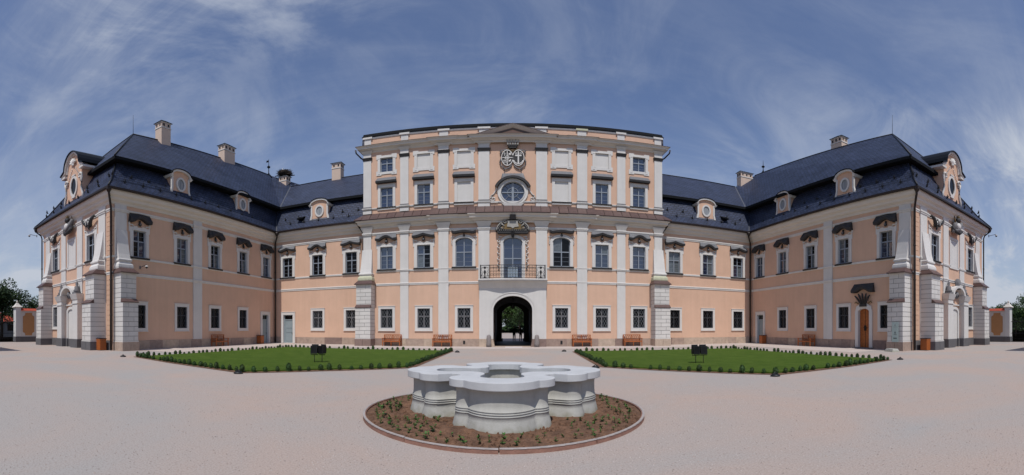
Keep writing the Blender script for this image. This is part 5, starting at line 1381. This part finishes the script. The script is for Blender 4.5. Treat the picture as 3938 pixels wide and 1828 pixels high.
for P, side, nm in ((LAWNL, 'left', 'L'), (LAWNR, 'right', 'R')):
    n = len(P)
    desc = ['front edge', 'front edge', 'curved edge facing the fountain', 'curved edge facing the fountain', 'edge along the central path', 'back edge towards the palace', 'outer edge towards the wing']
    for k in range(n):
        a, c = P[k], P[(k + 1) % n]; L = math.dist(a, c); m = max(2, int(round(L / .385)))
        for q_ in range(m):
            if rnd.random() < .03: continue
            t = q_ / m + rnd.uniform(-.05, .05) / L; o = link('box_bush', BM[rnd.randrange(4)]); o.location = (a[0] + (c[0] - a[0]) * t + rnd.uniform(-.02, .02), a[1] + (c[1] - a[1]) * t + rnd.uniform(-.02, .02), .0)
            s_ = rnd.uniform(.5, .82); o.scale = (s_, s_, s_ * rnd.uniform(.85, 1.25)); o.rotation_euler = (0, 0, rnd.uniform(0, 6.28))
            tag(o, 'small clipped box bush on the %s of the %s lawn' % (desc[k], side), 'bush', 'box bushes on the %s of the %s lawn' % (desc[k], side))

# ------------------------------------------------------------------ court furniture
def make_bench():
    o = empty('garden_bench')
    W = 1.62
    for k in range(5): b = MB().use(TEAK); b.box(-W / 2 + .04, W / 2 - .04, -.02 - .1 * k - .085, -.02 - .1 * k, .43, .455); b.build('seat_slat', o)
    for sg in (-1, 1):
        x = sg * (W / 2 - .035); b = MB().use(TEAK); b.box(x - .035, x + .035, -.03, .04, 0, .98); b.build('leg', o)
        b = MB().use(TEAK); b.box(x - .035, x + .035, -.56, -.49, 0, .64); b.build('leg', o)
        b = MB().use(TEAK); b.box(x - .05, x + .05, -.6, -.03, .64, .68); b.build('armrest', o)
    b = MB().use(TEAK); b.box(-W / 2 + .07, W / 2 - .07, -.01, .03, .93, .98); b.box(-W / 2 + .07, W / 2 - .07, -.01, .03, .50, .56); b.box(-.03, .03, -.012, .032, .56, .93); b.build('back_frame', o)
    b = MB().use(TEAK)
    for h0 in (-1, 1):
        n = 4; x0 = .03 if h0 > 0 else -W / 2 + .07; wd = W / 2 - .10
        for k in range(n):
            a, c = x0 + wd * k / n, x0 + wd * (k + 1) / n
            for p_, q_ in ((a, c), (c, a)): b.tube([(p_, .01, .56), (q_, .01, .93)], .017, 4, False)
    b.build('lattice', o)
    b = MB().use(TEAK); b.box(-W / 2 + .07, W / 2 - .07, -.55, -.50, .36, .43); b.box(-W / 2 + .07, W / 2 - .07, -.02, .03, .36, .43); b.box(-.03, .03, -.5, -.02, .36, .43); b.box(-.03, .03, -.55, -.5, 0, .36); b.build('seat_rail', o)
    return o
bench0 = make_bench()
spots = [(-10.45, YR - .22, 0, 'teak bench with lattice back under the first ground window right of the left rusticated buttress'),
         (-5.98, YR - .22, 0, 'teak bench with lattice back at the foot of a pilaster left of the arched gateway'),
         (5.85, YR - .22, 0, 'teak bench with lattice back at the foot of a pilaster right of the arched gateway'),
         (10.35, YR - .22, 0, 'teak bench with lattice back just left of the right rusticated buttress'),
         (-XW + .2, 25.8, pi / 2, 'teak bench seen from the side against the left wing wall'),
         (XW - .2, 25.7, -pi / 2, 'teak bench seen from the side against the right wing wall')]
for i, (x, y, a, lb) in enumerate(spots):
    o = bench0 if i == 0 else copy_tree(bench0); o.location = (x, y, 0); o.rotation_euler = (0, 0, a); o.scale = (1, 1, 1.04); tag(o, lb, 'bench', 'teak garden benches along the palace walls')
def make_bin():
    o = empty('litter_bin')
    b = MB().use(BLACK); b.box(-.24, .24, -.24, .24, .03, .80); b.build('liner', o)
    b = MB().use(TEAK); b.box(-.045, .045, -.012, .012, .03, .83); me = b.mesh('slat')
    for k in range(5):
        for d in range(4):
            s_ = link('slat', me, o); t = -.2 + .1 * k; a = d * pi / 2; s_.location = (t * cos(a) + .255 * sin(a), t * sin(a) - .255 * cos(a), 0); s_.rotation_euler = (0, 0, a)
    b = MB().use(BLACK)
    b.box(-.28, .28, -.28, -.22, .83, .87); b.box(-.28, .28, .22, .28, .83, .87); b.box(-.28, -.22, -.22, .22, .83, .87); b.box(.22, .28, -.22, .22, .83, .87); b.build('rim', o)
    return o
bin0 = make_bin()
for i, (x, y, lb) in enumerate([(-24.35, 14.45, 'wooden slatted litter bin in the near corner of the left wing beside its downpipe'), (-XW + .35, 31.9, 'wooden slatted litter bin beside the grey door of the left wing'), (XW - .35, 32.3, 'wooden slatted litter bin beside the grey door of the right wing'), (24.35, 14.35, 'wooden slatted litter bin in the near corner of the right wing beside its downpipe')]):
    o = bin0 if i == 0 else copy_tree(bin0); o.location = (x, y, 0); tag(o, lb, 'litter bin', 'wooden litter bins')
for sg, lb in ((-1, 'rough grey stone bollard at the left jamb of the arched gateway'), (1, 'rough grey stone bollard at the right jamb of the arched gateway')):
    b = MB().use(BOLL); b.lathe([(.23, 0), (.22, .3), (.2, .7), (.17, .92), (.12, 1.0), (.04, 1.03)], n=9); o = b.build('bollard'); o.location = (sg * 2.0, YR - .75, 0); tag(o, lb, 'bollard', 'stone bollards at the gateway')
b = MB().use(PINKW); b.box(-.7, .7, -.35, .35, 0, .012); o = b.build('patch'); o.location = (.08, YR - .95, .045); o.location.z = .004; tag(o, 'white doormat in front of the arched gateway', 'patch')  # thin bright white rectangle flat on the ground at the gateway
# floodlights
def make_flood(rz, tilt):
    o = empty('floodlight')
    b = MB().use(BLACK); b.tube([(0, 0, 0), (0, 0, .34)], .022, 6); b.build('post', o)
    b = MB().use(BLACK); b.tube([(-.24, 0, .62), (-.24, 0, .36), (.24, 0, .36), (.24, 0, .62)], .02, 4); b.build('bracket', o)
    b = MB().use(BLACK); b.hexa([(-.21, -.12, .40), (.21, -.12, .40), (.17, .16, .45), (-.17, .16, .45)], [(-.21, -.10, .78), (.21, -.10, .78), (.17, .14, .74), (-.17, .14, .74)]); b.box(-.22, .22, .10, .125, .42, .84)
    for k in range(5): b.box(-.16 + .07 * k, -.14 + .07 * k, -.145, -.11, .44, .76)
    b.build('housing', o)
    b = MB().use(GLASSD); b.box(-.19, .19, .165, .17, .47, .72); b.build('lens', o)
    o.rotation_euler = (0, 0, rz); return o
for i, (x, y, rz, lb) in enumerate([(-8.50, 15.6, .1, 'black floodlight on a short post, left one of the pair on the left lawn'), (-8.16, 15.68, -.35, 'black floodlight on a short post, turned right one of the pair on the left lawn'), (7.68, 15.5, .15, 'black floodlight on a short post, left one of the pair on the right lawn'), (8.04, 15.47, -.05, 'black floodlight on a short post, right one of the pair on the right lawn')]):
    o = make_flood(rz, 0); o.location = (x, y, .06); o.scale = (.74, .8, .96); tag(o, lb, 'floodlight', 'floodlights on the lawns')
up = [(-18.2, 12.2, 'outer left corner of the left lawn'), (-8.8, 10.65, 'front point of the left lawn'), (-3.6, 25.6, 'path corner of the left lawn'), (3.45, 26.6, 'palace-side path corner of the right lawn'), (3.25, 15.4, 'fountain end of the right lawn'), (8.0, 10.3, 'front point of the right lawn'), (16.5, 11.2, 'outer right corner of the right lawn')]
for x, y, lb in up:
    b = MB().use(BLACK); b.lathe([(.16, 0), (.17, .03), (.12, .07), (.03, .085)], n=12); b.tube([(-.12, 0, .06), (0, 0, .13), (.12, 0, .06)], .02, 5); o = b.build('ground_spotlight'); o.location = (x, y, 0); tag(o, 'small dark ground spotlight at the ' + lb, 'spotlight', 'ground spotlights around the lawns')
# glass sign on the right buttress with its concrete foot
b = MB().use(SIGN); b.box(-.27, .27, -.02, 0, 0, 1.38); o = b.build('information_sign', None, (Vector((XW - 1.30, 15.72, .62)), -pi / 2)); tag(o, 'pale green glass information sign mounted on the right near buttress', 'sign')
b = MB().use(BLACK); b.prism([(-.05, .62), (.05, .62), (.0, .76)], -.026, -.02); b.prism([(-.03, .58), (.03, .58), (.03, .62), (-.03, .62)], -.026, -.02)
b.box(-.13, .13, -.026, -.02, .53, .545); b.box(-.1, .1, -.026, -.02, .50, .51)
for k, (x, w2) in enumerate(((-.13, .05), (-.06, .04), (.0, .05), (.08, .05))): b.box(x, x + w2, -.026, -.02, .22, .30)
b.use(SGREY).prism([(-.06, 1.14), (.06, 1.14), (0, 1.24)], -.025, -.02); b.box(-.14, .14, -.025, -.02, 1.03, 1.05); tag(b.build('print', o), kind='stuff')
b = MB().use(CONC); b.hexa([(-.5, -.3, 0), (.5, -.3, 0), (.5, .3, 0), (-.5, .3, 0)], [(-.4, -.2, .2), (.4, -.2, .2), (.4, .2, .2), (-.4, .2, .2)]); o = b.build('concrete_block'); o.location = (21.85, 15.5, 0); o.rotation_euler = (0, 0, 1.2); tag(o, 'low pale concrete foot on the gravel below the glass sign', 'block')
# security cameras
def cctv(x, y, z_, rz, lb):
    o = empty('security_camera', (x, y, z_), rz); b = MB().use(SGREY); b.tube([(0, 0, 0), (0, -.75, .12), (0, -.8, .05)], .025, 6); b.box(-.06, .06, -.02, .02, -.12, .12); b.build('arm', o)
    b = MB().use(WHITE); b.lathe([(.03, .0), (.11, -.03), (.12, -.12)], (0, -.8, .06), 12); b.build('housing', o); b = MB().use(GLASSD); b.ball((0, -.8, -.07), .095); b.build('dome', o); tag(o, lb, 'security camera')
cctv(-XW + .02, 17.5, 6.12, pi / 2, 'white dome security camera on an arm on the left wing wall')
for sg, nm in ((-1, 'left'), (1, 'right')): cctv(sg * 37.0, 14.5, 10.95, 0, 'small dome security camera under the outer eaves corner of the %s wing' % nm)

# people standing in the gateway (seen as dark figures against the garden)
def person(x, y, lb, pose, female=False):
    J = {'pel': (0, 0, .95, .13), 'sp': (0, 0, 1.15, .125), 'ch': (0, 0, 1.36, .14), 'nk': (0, 0, 1.5, .055), 'hd': (0, -.01, 1.66, .10), 'tp': (0, 0, 1.74, .075),
         'sl': (-.19, 0, 1.42, .06), 'el': (-.27, .02, 1.16, .045), 'wl': (-.24 + pose * .05, -.1 * pose, .92, .035), 'hl': (-.23, -.12 * pose, .84, .03),
         'sr': (.19, 0, 1.42, .06), 'er': (.26, -.03, 1.16, .045), 'wr': (.18, -.2 * pose, 1.0, .035), 'hr': (.15, -.26 * pose, .95, .03),
         'pl': (-.1, 0, .88, .10), 'kl': (-.12, -.05 * pose, .5, .07), 'al': (-.13, .03, .1, .045), 'tl': (-.14, -.12, .04, .035),
         'pr': (.1, 0, .88, .10), 'kr': (.12, -.02, .5, .07), 'ar': (.14, .05 * pose, .1, .045), 'tr': (.16, -.1, .04, .035)}
    E_ = [('pel', 'sp'), ('sp', 'ch'), ('ch', 'nk'), ('nk', 'hd'), ('hd', 'tp'), ('ch', 'sl'), ('sl', 'el'), ('el', 'wl'), ('wl', 'hl'), ('ch', 'sr'), ('sr', 'er'), ('er', 'wr'), ('wr', 'hr'), ('pel', 'pl'), ('pl', 'kl'), ('kl', 'al'), ('al', 'tl'), ('pel', 'pr'), ('pr', 'kr'), ('kr', 'ar'), ('ar', 'tr')]
    ks = list(J); me = bpy.data.meshes.new('person'); me.from_pydata([J[k][:3] for k in ks], [(ks.index(a), ks.index(c)) for a, c in E_], [])
    o = link('person', me); o.location = (x, y, .02); o.rotation_euler = (0, 0, pose * .5)
    sk = o.modifiers.new('skin', 'SKIN'); 
    for i_, k in enumerate(ks): d = me.skin_vertices[0].data[i_]; d.radius = (J[k][3],) * 2; d.use_root = (k == 'pel')
    o.modifiers.new('sub', 'SUBSURF').levels = 1; o.modifiers['sub'].render_levels = 2; me.materials.append(CLOTH)
    b = MB().use(DWOOD); b.ball((0, .02, 1.72), .112, .12, .1); b.build('hair', o)
    b = MB().use(SKIN); b.ball((0, -.075, 1.66), .075, .04, .09); b.ball((0, -.12, 1.655), .014, .02, .025, 6, 4); b.build('face', o)
    tag(o, lb, 'person'); return o
person(.15, 46.6, 'standing person in dark clothes in the middle of the gateway passage', 1)
person(.93, 47.2, 'slimmer walking person in dark clothes on the right in the gateway passage', -1)
b = MB().use(BLACK); b.tube([(0, 0, 4.5), (0, 0, 4.0)], .02, 5); b.lathe([(.05, 3.98), (.2, 3.9), (.17, 3.5), (.06, 3.42)], n=6); b.use(LAMPG).lathe([(.16, 3.86), (.14, 3.54)], n=6); o = b.build('hanging_lantern'); o.location = (0, 38, 0); tag(o, 'black hanging lantern under the vault of the gateway passage', 'lantern')

# ------------------------------------------------------------------ garden walls, piers and gates at both sides
for sg, nm in ((-1, 'left'), (1, 'right')):
    o = empty('garden_wall'); tag(o, 'grey garden wall with an ochre panel and red coping beside the %s wing' % nm, 'wall')
    X0, y0, y1 = 42.6, 14.72, 20.5
    b = MB().use(WHITE); b.box(*sorted((sg * X0, sg * (X0 + .4))), y0, y1, .6, 3.55); b.build('wall_panel', o)
    b = MB().use(GPLINTH); b.box(*sorted((sg * (X0 - .06), sg * (X0 + .46))), y0 - .0, y1, 0, .6); b.build('plinth', o)
    b = MB().use(REDT); b.hexa([tuple((sg * x, y, 3.55)) for x, y in ((X0 - .22, y0), (X0 + .62, y0), (X0 + .62, y1), (X0 - .22, y1))][::sg], [tuple((sg * x, y, 3.82)) for x, y in ((X0 + .15, y0), (X0 + .25, y0), (X0 + .25, y1), (X0 + .15, y1))][::sg]); b.build('coping', o)
    b = MB().use(ORANGE); c = 15.68; a_, d_ = .66, .42; p_ = [(-a_ + .28, .75), (a_ - .28, .75), (a_ - .24, 1.0), (a_, 1.15), (a_, 2.9), (a_ - .24, 3.05), (a_ - .28, 3.3), (-a_ + .28, 3.3), (-a_ + .24, 3.05), (-a_, 2.9), (-a_, 1.15), (-a_ + .24, 1.0)]
    i = len(b.v)
    for dx in (-.03, 0.01): b.v += [(sg * (X0 + dx), c + x * 1.05, z_) for x, z_ in p_]
    b.face([i + k for k in range(12)]); 
    for k in range(12): b.face([i + k, i + (k + 1) % 12, i + 12 + (k + 1) % 12, i + 12 + k])
    b.build('ochre_panel', o)
    pr_ = empty('gate_pier'); tag(pr_, 'grey gate pier with pyramid cap at the end of the %s garden wall' % nm, 'gate pier')
    b = MB().use(WHITE); b.box(*sorted((sg * (X0 - .12), sg * (X0 + .75))), 14.12, y0, .62, 3.9); b.build('shaft', pr_)
    b = MB().use(GPLINTH); b.box(*sorted((sg * (X0 - .16), sg * (X0 + .8))), 14.06, y0, 0, .62); b.build('plinth', pr_)
    b = MB().use(CREAM); xm = sg * (X0 + .32); b.lathe([(.66, 3.9), (.70, 3.98), (.42, 4.15), (.18, 4.4), (.12, 4.45)], (xm, 14.42, 0), 4, True); b.lathe([(.05, 4.45), (.14, 4.56), (.05, 4.68), (.01, 4.74)], (xm, 14.42, 0), 8); b.build('cap', pr_)
    gt = empty('iron_gate'); tag(gt, 'black wrought iron gate with pickets beside the %s gate pier' % nm, 'gate')
    b = MB().use(BLACK); b.tube([(sg * (X0 + .2), 10.3, .06), (sg * (X0 + .2), 14.08, .06)], .03, 4); b.tube([(sg * (X0 + .2), 10.3, 1.0), (sg * (X0 + .2), 14.08, 1.0)], .025, 4); b.tube([(sg * (X0 + .2), 10.3, 2.3), (sg * (X0 + .2), 14.08, 2.3)], .03, 4); b.build('rail', gt)
    b = MB().use(BLACK); b.tube([(0, 0, 0.04), (0, 0, 2.55), (0, 0, 2.75)], [.017, .017, .004], 5); b.tube([(0, -.05, .35), (0, .05, .45)], .012, 4); b.tube([(0, .05, .35), (0, -.05, .45)], .012, 4); me = b.mesh('picket')
    for k in range(22): p2 = link('picket', me, gt); p2.location = (sg * (X0 + .2), 10.4 + k * .165, 0)

# outbuildings: red-tiled house beyond the left wall, unseen low blocks beside the court, added for their shadows
def house(name, x0, x1, y0, y1, h, r, lb, wins):
    o = empty(name, ((x0 + x1) / 2, (y0 + y1) / 2, 0)); tag(o, lb, 'house')
    cx, cy = o.location.x, o.location.y; hx, hy = (x1 - x0) / 2, (y1 - y0) / 2
    b = MB().use(OLDW); b.box(-hx, hx, -hy, hy, 0, h); b.build('wall', o)
    b = MB().use(REDT); e = .4; rx = hx - min(hx, hy) * .9 if hx > hy else 0.05; ry = hy - min(hx, hy) * .9 if hy >= hx else .05
    b.hexa([(-hx - e, -hy - e, h), (hx + e, -hy - e, h), (hx + e, hy + e, h), (-hx - e, hy + e, h)], [(-rx - .05, -ry - .05, h + r), (rx + .05, -ry - .05, h + r), (rx + .05, ry + .05, h + r), (-rx - .05, ry + .05, h + r)]); b.build('roof', o)
    for (x, y, z_, ax) in wins:
        b = MB().use(GLASSD)
        if ax == 'x': b.box(x - .03, x + .03, y - .5, y + .5, z_, z_ + 1.1)
        else: b.box(x - .5, x + .5, y - .03, y + .03, z_, z_ + 1.1)
        b.build('window', o)
house('tiled_house', -80, -66, 13.5, 22.3, 2.7, 2.7, 'low old house with bright red tiled roof beyond the left garden wall', [(7, -3, 1.1, 'x'), (7, 0, 1.1, 'x'), (7, 3, 1.1, 'x')])
for sg, nm in ((-1, 'left'), (1, 'right')): house('unseen_block', *sorted((sg * 26.6, sg * 42)), -7, 5.9, 4.9, 2.4, 'unseen low building south of the court, added to cast the shadow on the gravel at the %s edge' % nm, [(-sg * 7.7, -3, 1.4, 'x'), (-sg * 7.7, 1.5, 1.4, 'x')])

# ------------------------------------------------------------------ trees
def tree_mesh(seed, h, r, leafm, nleaf, crown_lo=.25, ls=.3):
    R_ = random.Random(seed); b = MB().use(BARK)
    b.tube([(0, 0, -.1), (.1, .05, h * .25), (-.1, .1, h * .5), (.05, 0, h * .8)], [h * .035, h * .026, h * .016, h * .005], 8)
    cl_ = []
    for k in range(16):
        z0 = h * R_.uniform(.22, .65); a = R_.uniform(0, 2 * pi); l_ = r * R_.uniform(.5, .95); e = (l_ * cos(a), l_ * sin(a), z0 + h * R_.uniform(.08, .28))
        b.tube([(0, 0, z0), (e[0] * .5, e[1] * .5, z0 + (e[2] - z0) * .4), e], [h * .012, h * .008, h * .003], 5); cl_.append((e, r * R_.uniform(.28, .45)))
    for k in range(16): cl_.append(((R_.gauss(0, r * .35), R_.gauss(0, r * .35), h * R_.uniform(.45, .93)), r * R_.uniform(.25, .42)))
    trunk = b.mesh('trunk'); b = MB().use(leafm)
    for k in range(nleaf):
        c, cr = cl_[R_.randrange(len(cl_))]; d = Vector((R_.gauss(0, 1), R_.gauss(0, 1), R_.gauss(0, .8))).normalized() * cr * R_.uniform(.45, 1.08) ** .6; p = Vector(c) + d
        u = Vector((R_.uniform(-1, 1), R_.uniform(-1, 1), R_.uniform(-.6, .6))).normalized() * ls * R_.uniform(.5, 1); v2 = u.cross(Vector((R_.uniform(-1, 1), R_.uniform(-1, 1), R_.uniform(-1, 1)))).normalized() * ls * .5
        b.quad(p - u, p + v2, p + u, p - v2)
    return trunk, b.mesh('crown')
TM = [tree_mesh(3, 9.5, 4.0, LEAF, 9000, ls=.22), tree_mesh(5, 8, 4.6, LEAF, 7000, ls=.24), tree_mesh(8, 10, 4.5, LEAF2, 8000, ls=.24)]
def tree(x, y, k, s_, lb, grp=None, rz=0):
    o = empty('tree', (x, y, 0), rz); o.scale = (s_,) * 3; tag(o, lb, 'tree', grp); link('trunk', TM[k][0], o); link('crown', TM[k][1], o)
def pol(xpx, r): t = (xpx - 1290) / 1000; return r * sin(t), r * cos(t)
x, y = pol(4, 57); tree(x, y, 0, .88, 'tall dark loose-crowned tree beyond the left iron gate')
x, y = pol(78, 85); tree(x, y, 1, .95, 'round dark tree showing over the left garden wall')
x, y = pol(-40, 75); tree(x, y, 1, 1.0, 'broad dark tree at the far left edge behind the gate', rz=2)
x, y = pol(2502, 90); tree(x, y, 2, .62, 'small tree showing over the right garden wall')
x, y = pol(2556, 78); tree(x, y, 1, .78, 'dark leafy tree behind the right gate pier', rz=1)
x, y = pol(2590, 72); tree(x, y, 2, .72, 'broad tree at the far right edge behind the gate', rz=3)
x, y = pol(2534, 96); tree(x, y, 2, .72, 'tree behind the right garden wall, left of the gate pier', rz=5)
for i, (x, y, k, s_) in enumerate([(-9, 118, 2, 1.3), (-3.6, 128, 1, 1.1), (2.2, 124, 2, 1.2), (6.5, 112, 1, 1.25), (-14, 140, 0, 1.3), (12, 135, 0, 1.4)]): tree(x, y, k, s_, 'green park tree seen through the arched gateway', 'park trees seen through the gateway', i)
# far tree line on both sides
b = MB().use(LEAF); R_ = random.Random(11)
for k in range(26000):
    a = R_.uniform(-1.62, 1.62); r_ = R_.uniform(150, 175); hh = 5 + 2.2 * sin(a * 37) + 1.5 * sin(a * 91 + 1); z_ = R_.uniform(0, 1) ** .6 * hh
    p = Vector((r_ * sin(a), 30 + r_ * cos(a), z_)); u = Vector((R_.uniform(-1, 1), R_.uniform(-1, 1), R_.uniform(-.5, .5))).normalized() * 1.1; v2 = u.cross(Vector((R_.uniform(-1, 1), R_.uniform(-1, 1), R_.uniform(-1, 1)))).normalized() * .6
    b.quad(p - u, p + v2, p + u, p - v2)
tag(b.build('treeline'), 'far dark belt of woodland along the horizon', 'woodland', kind='stuff')
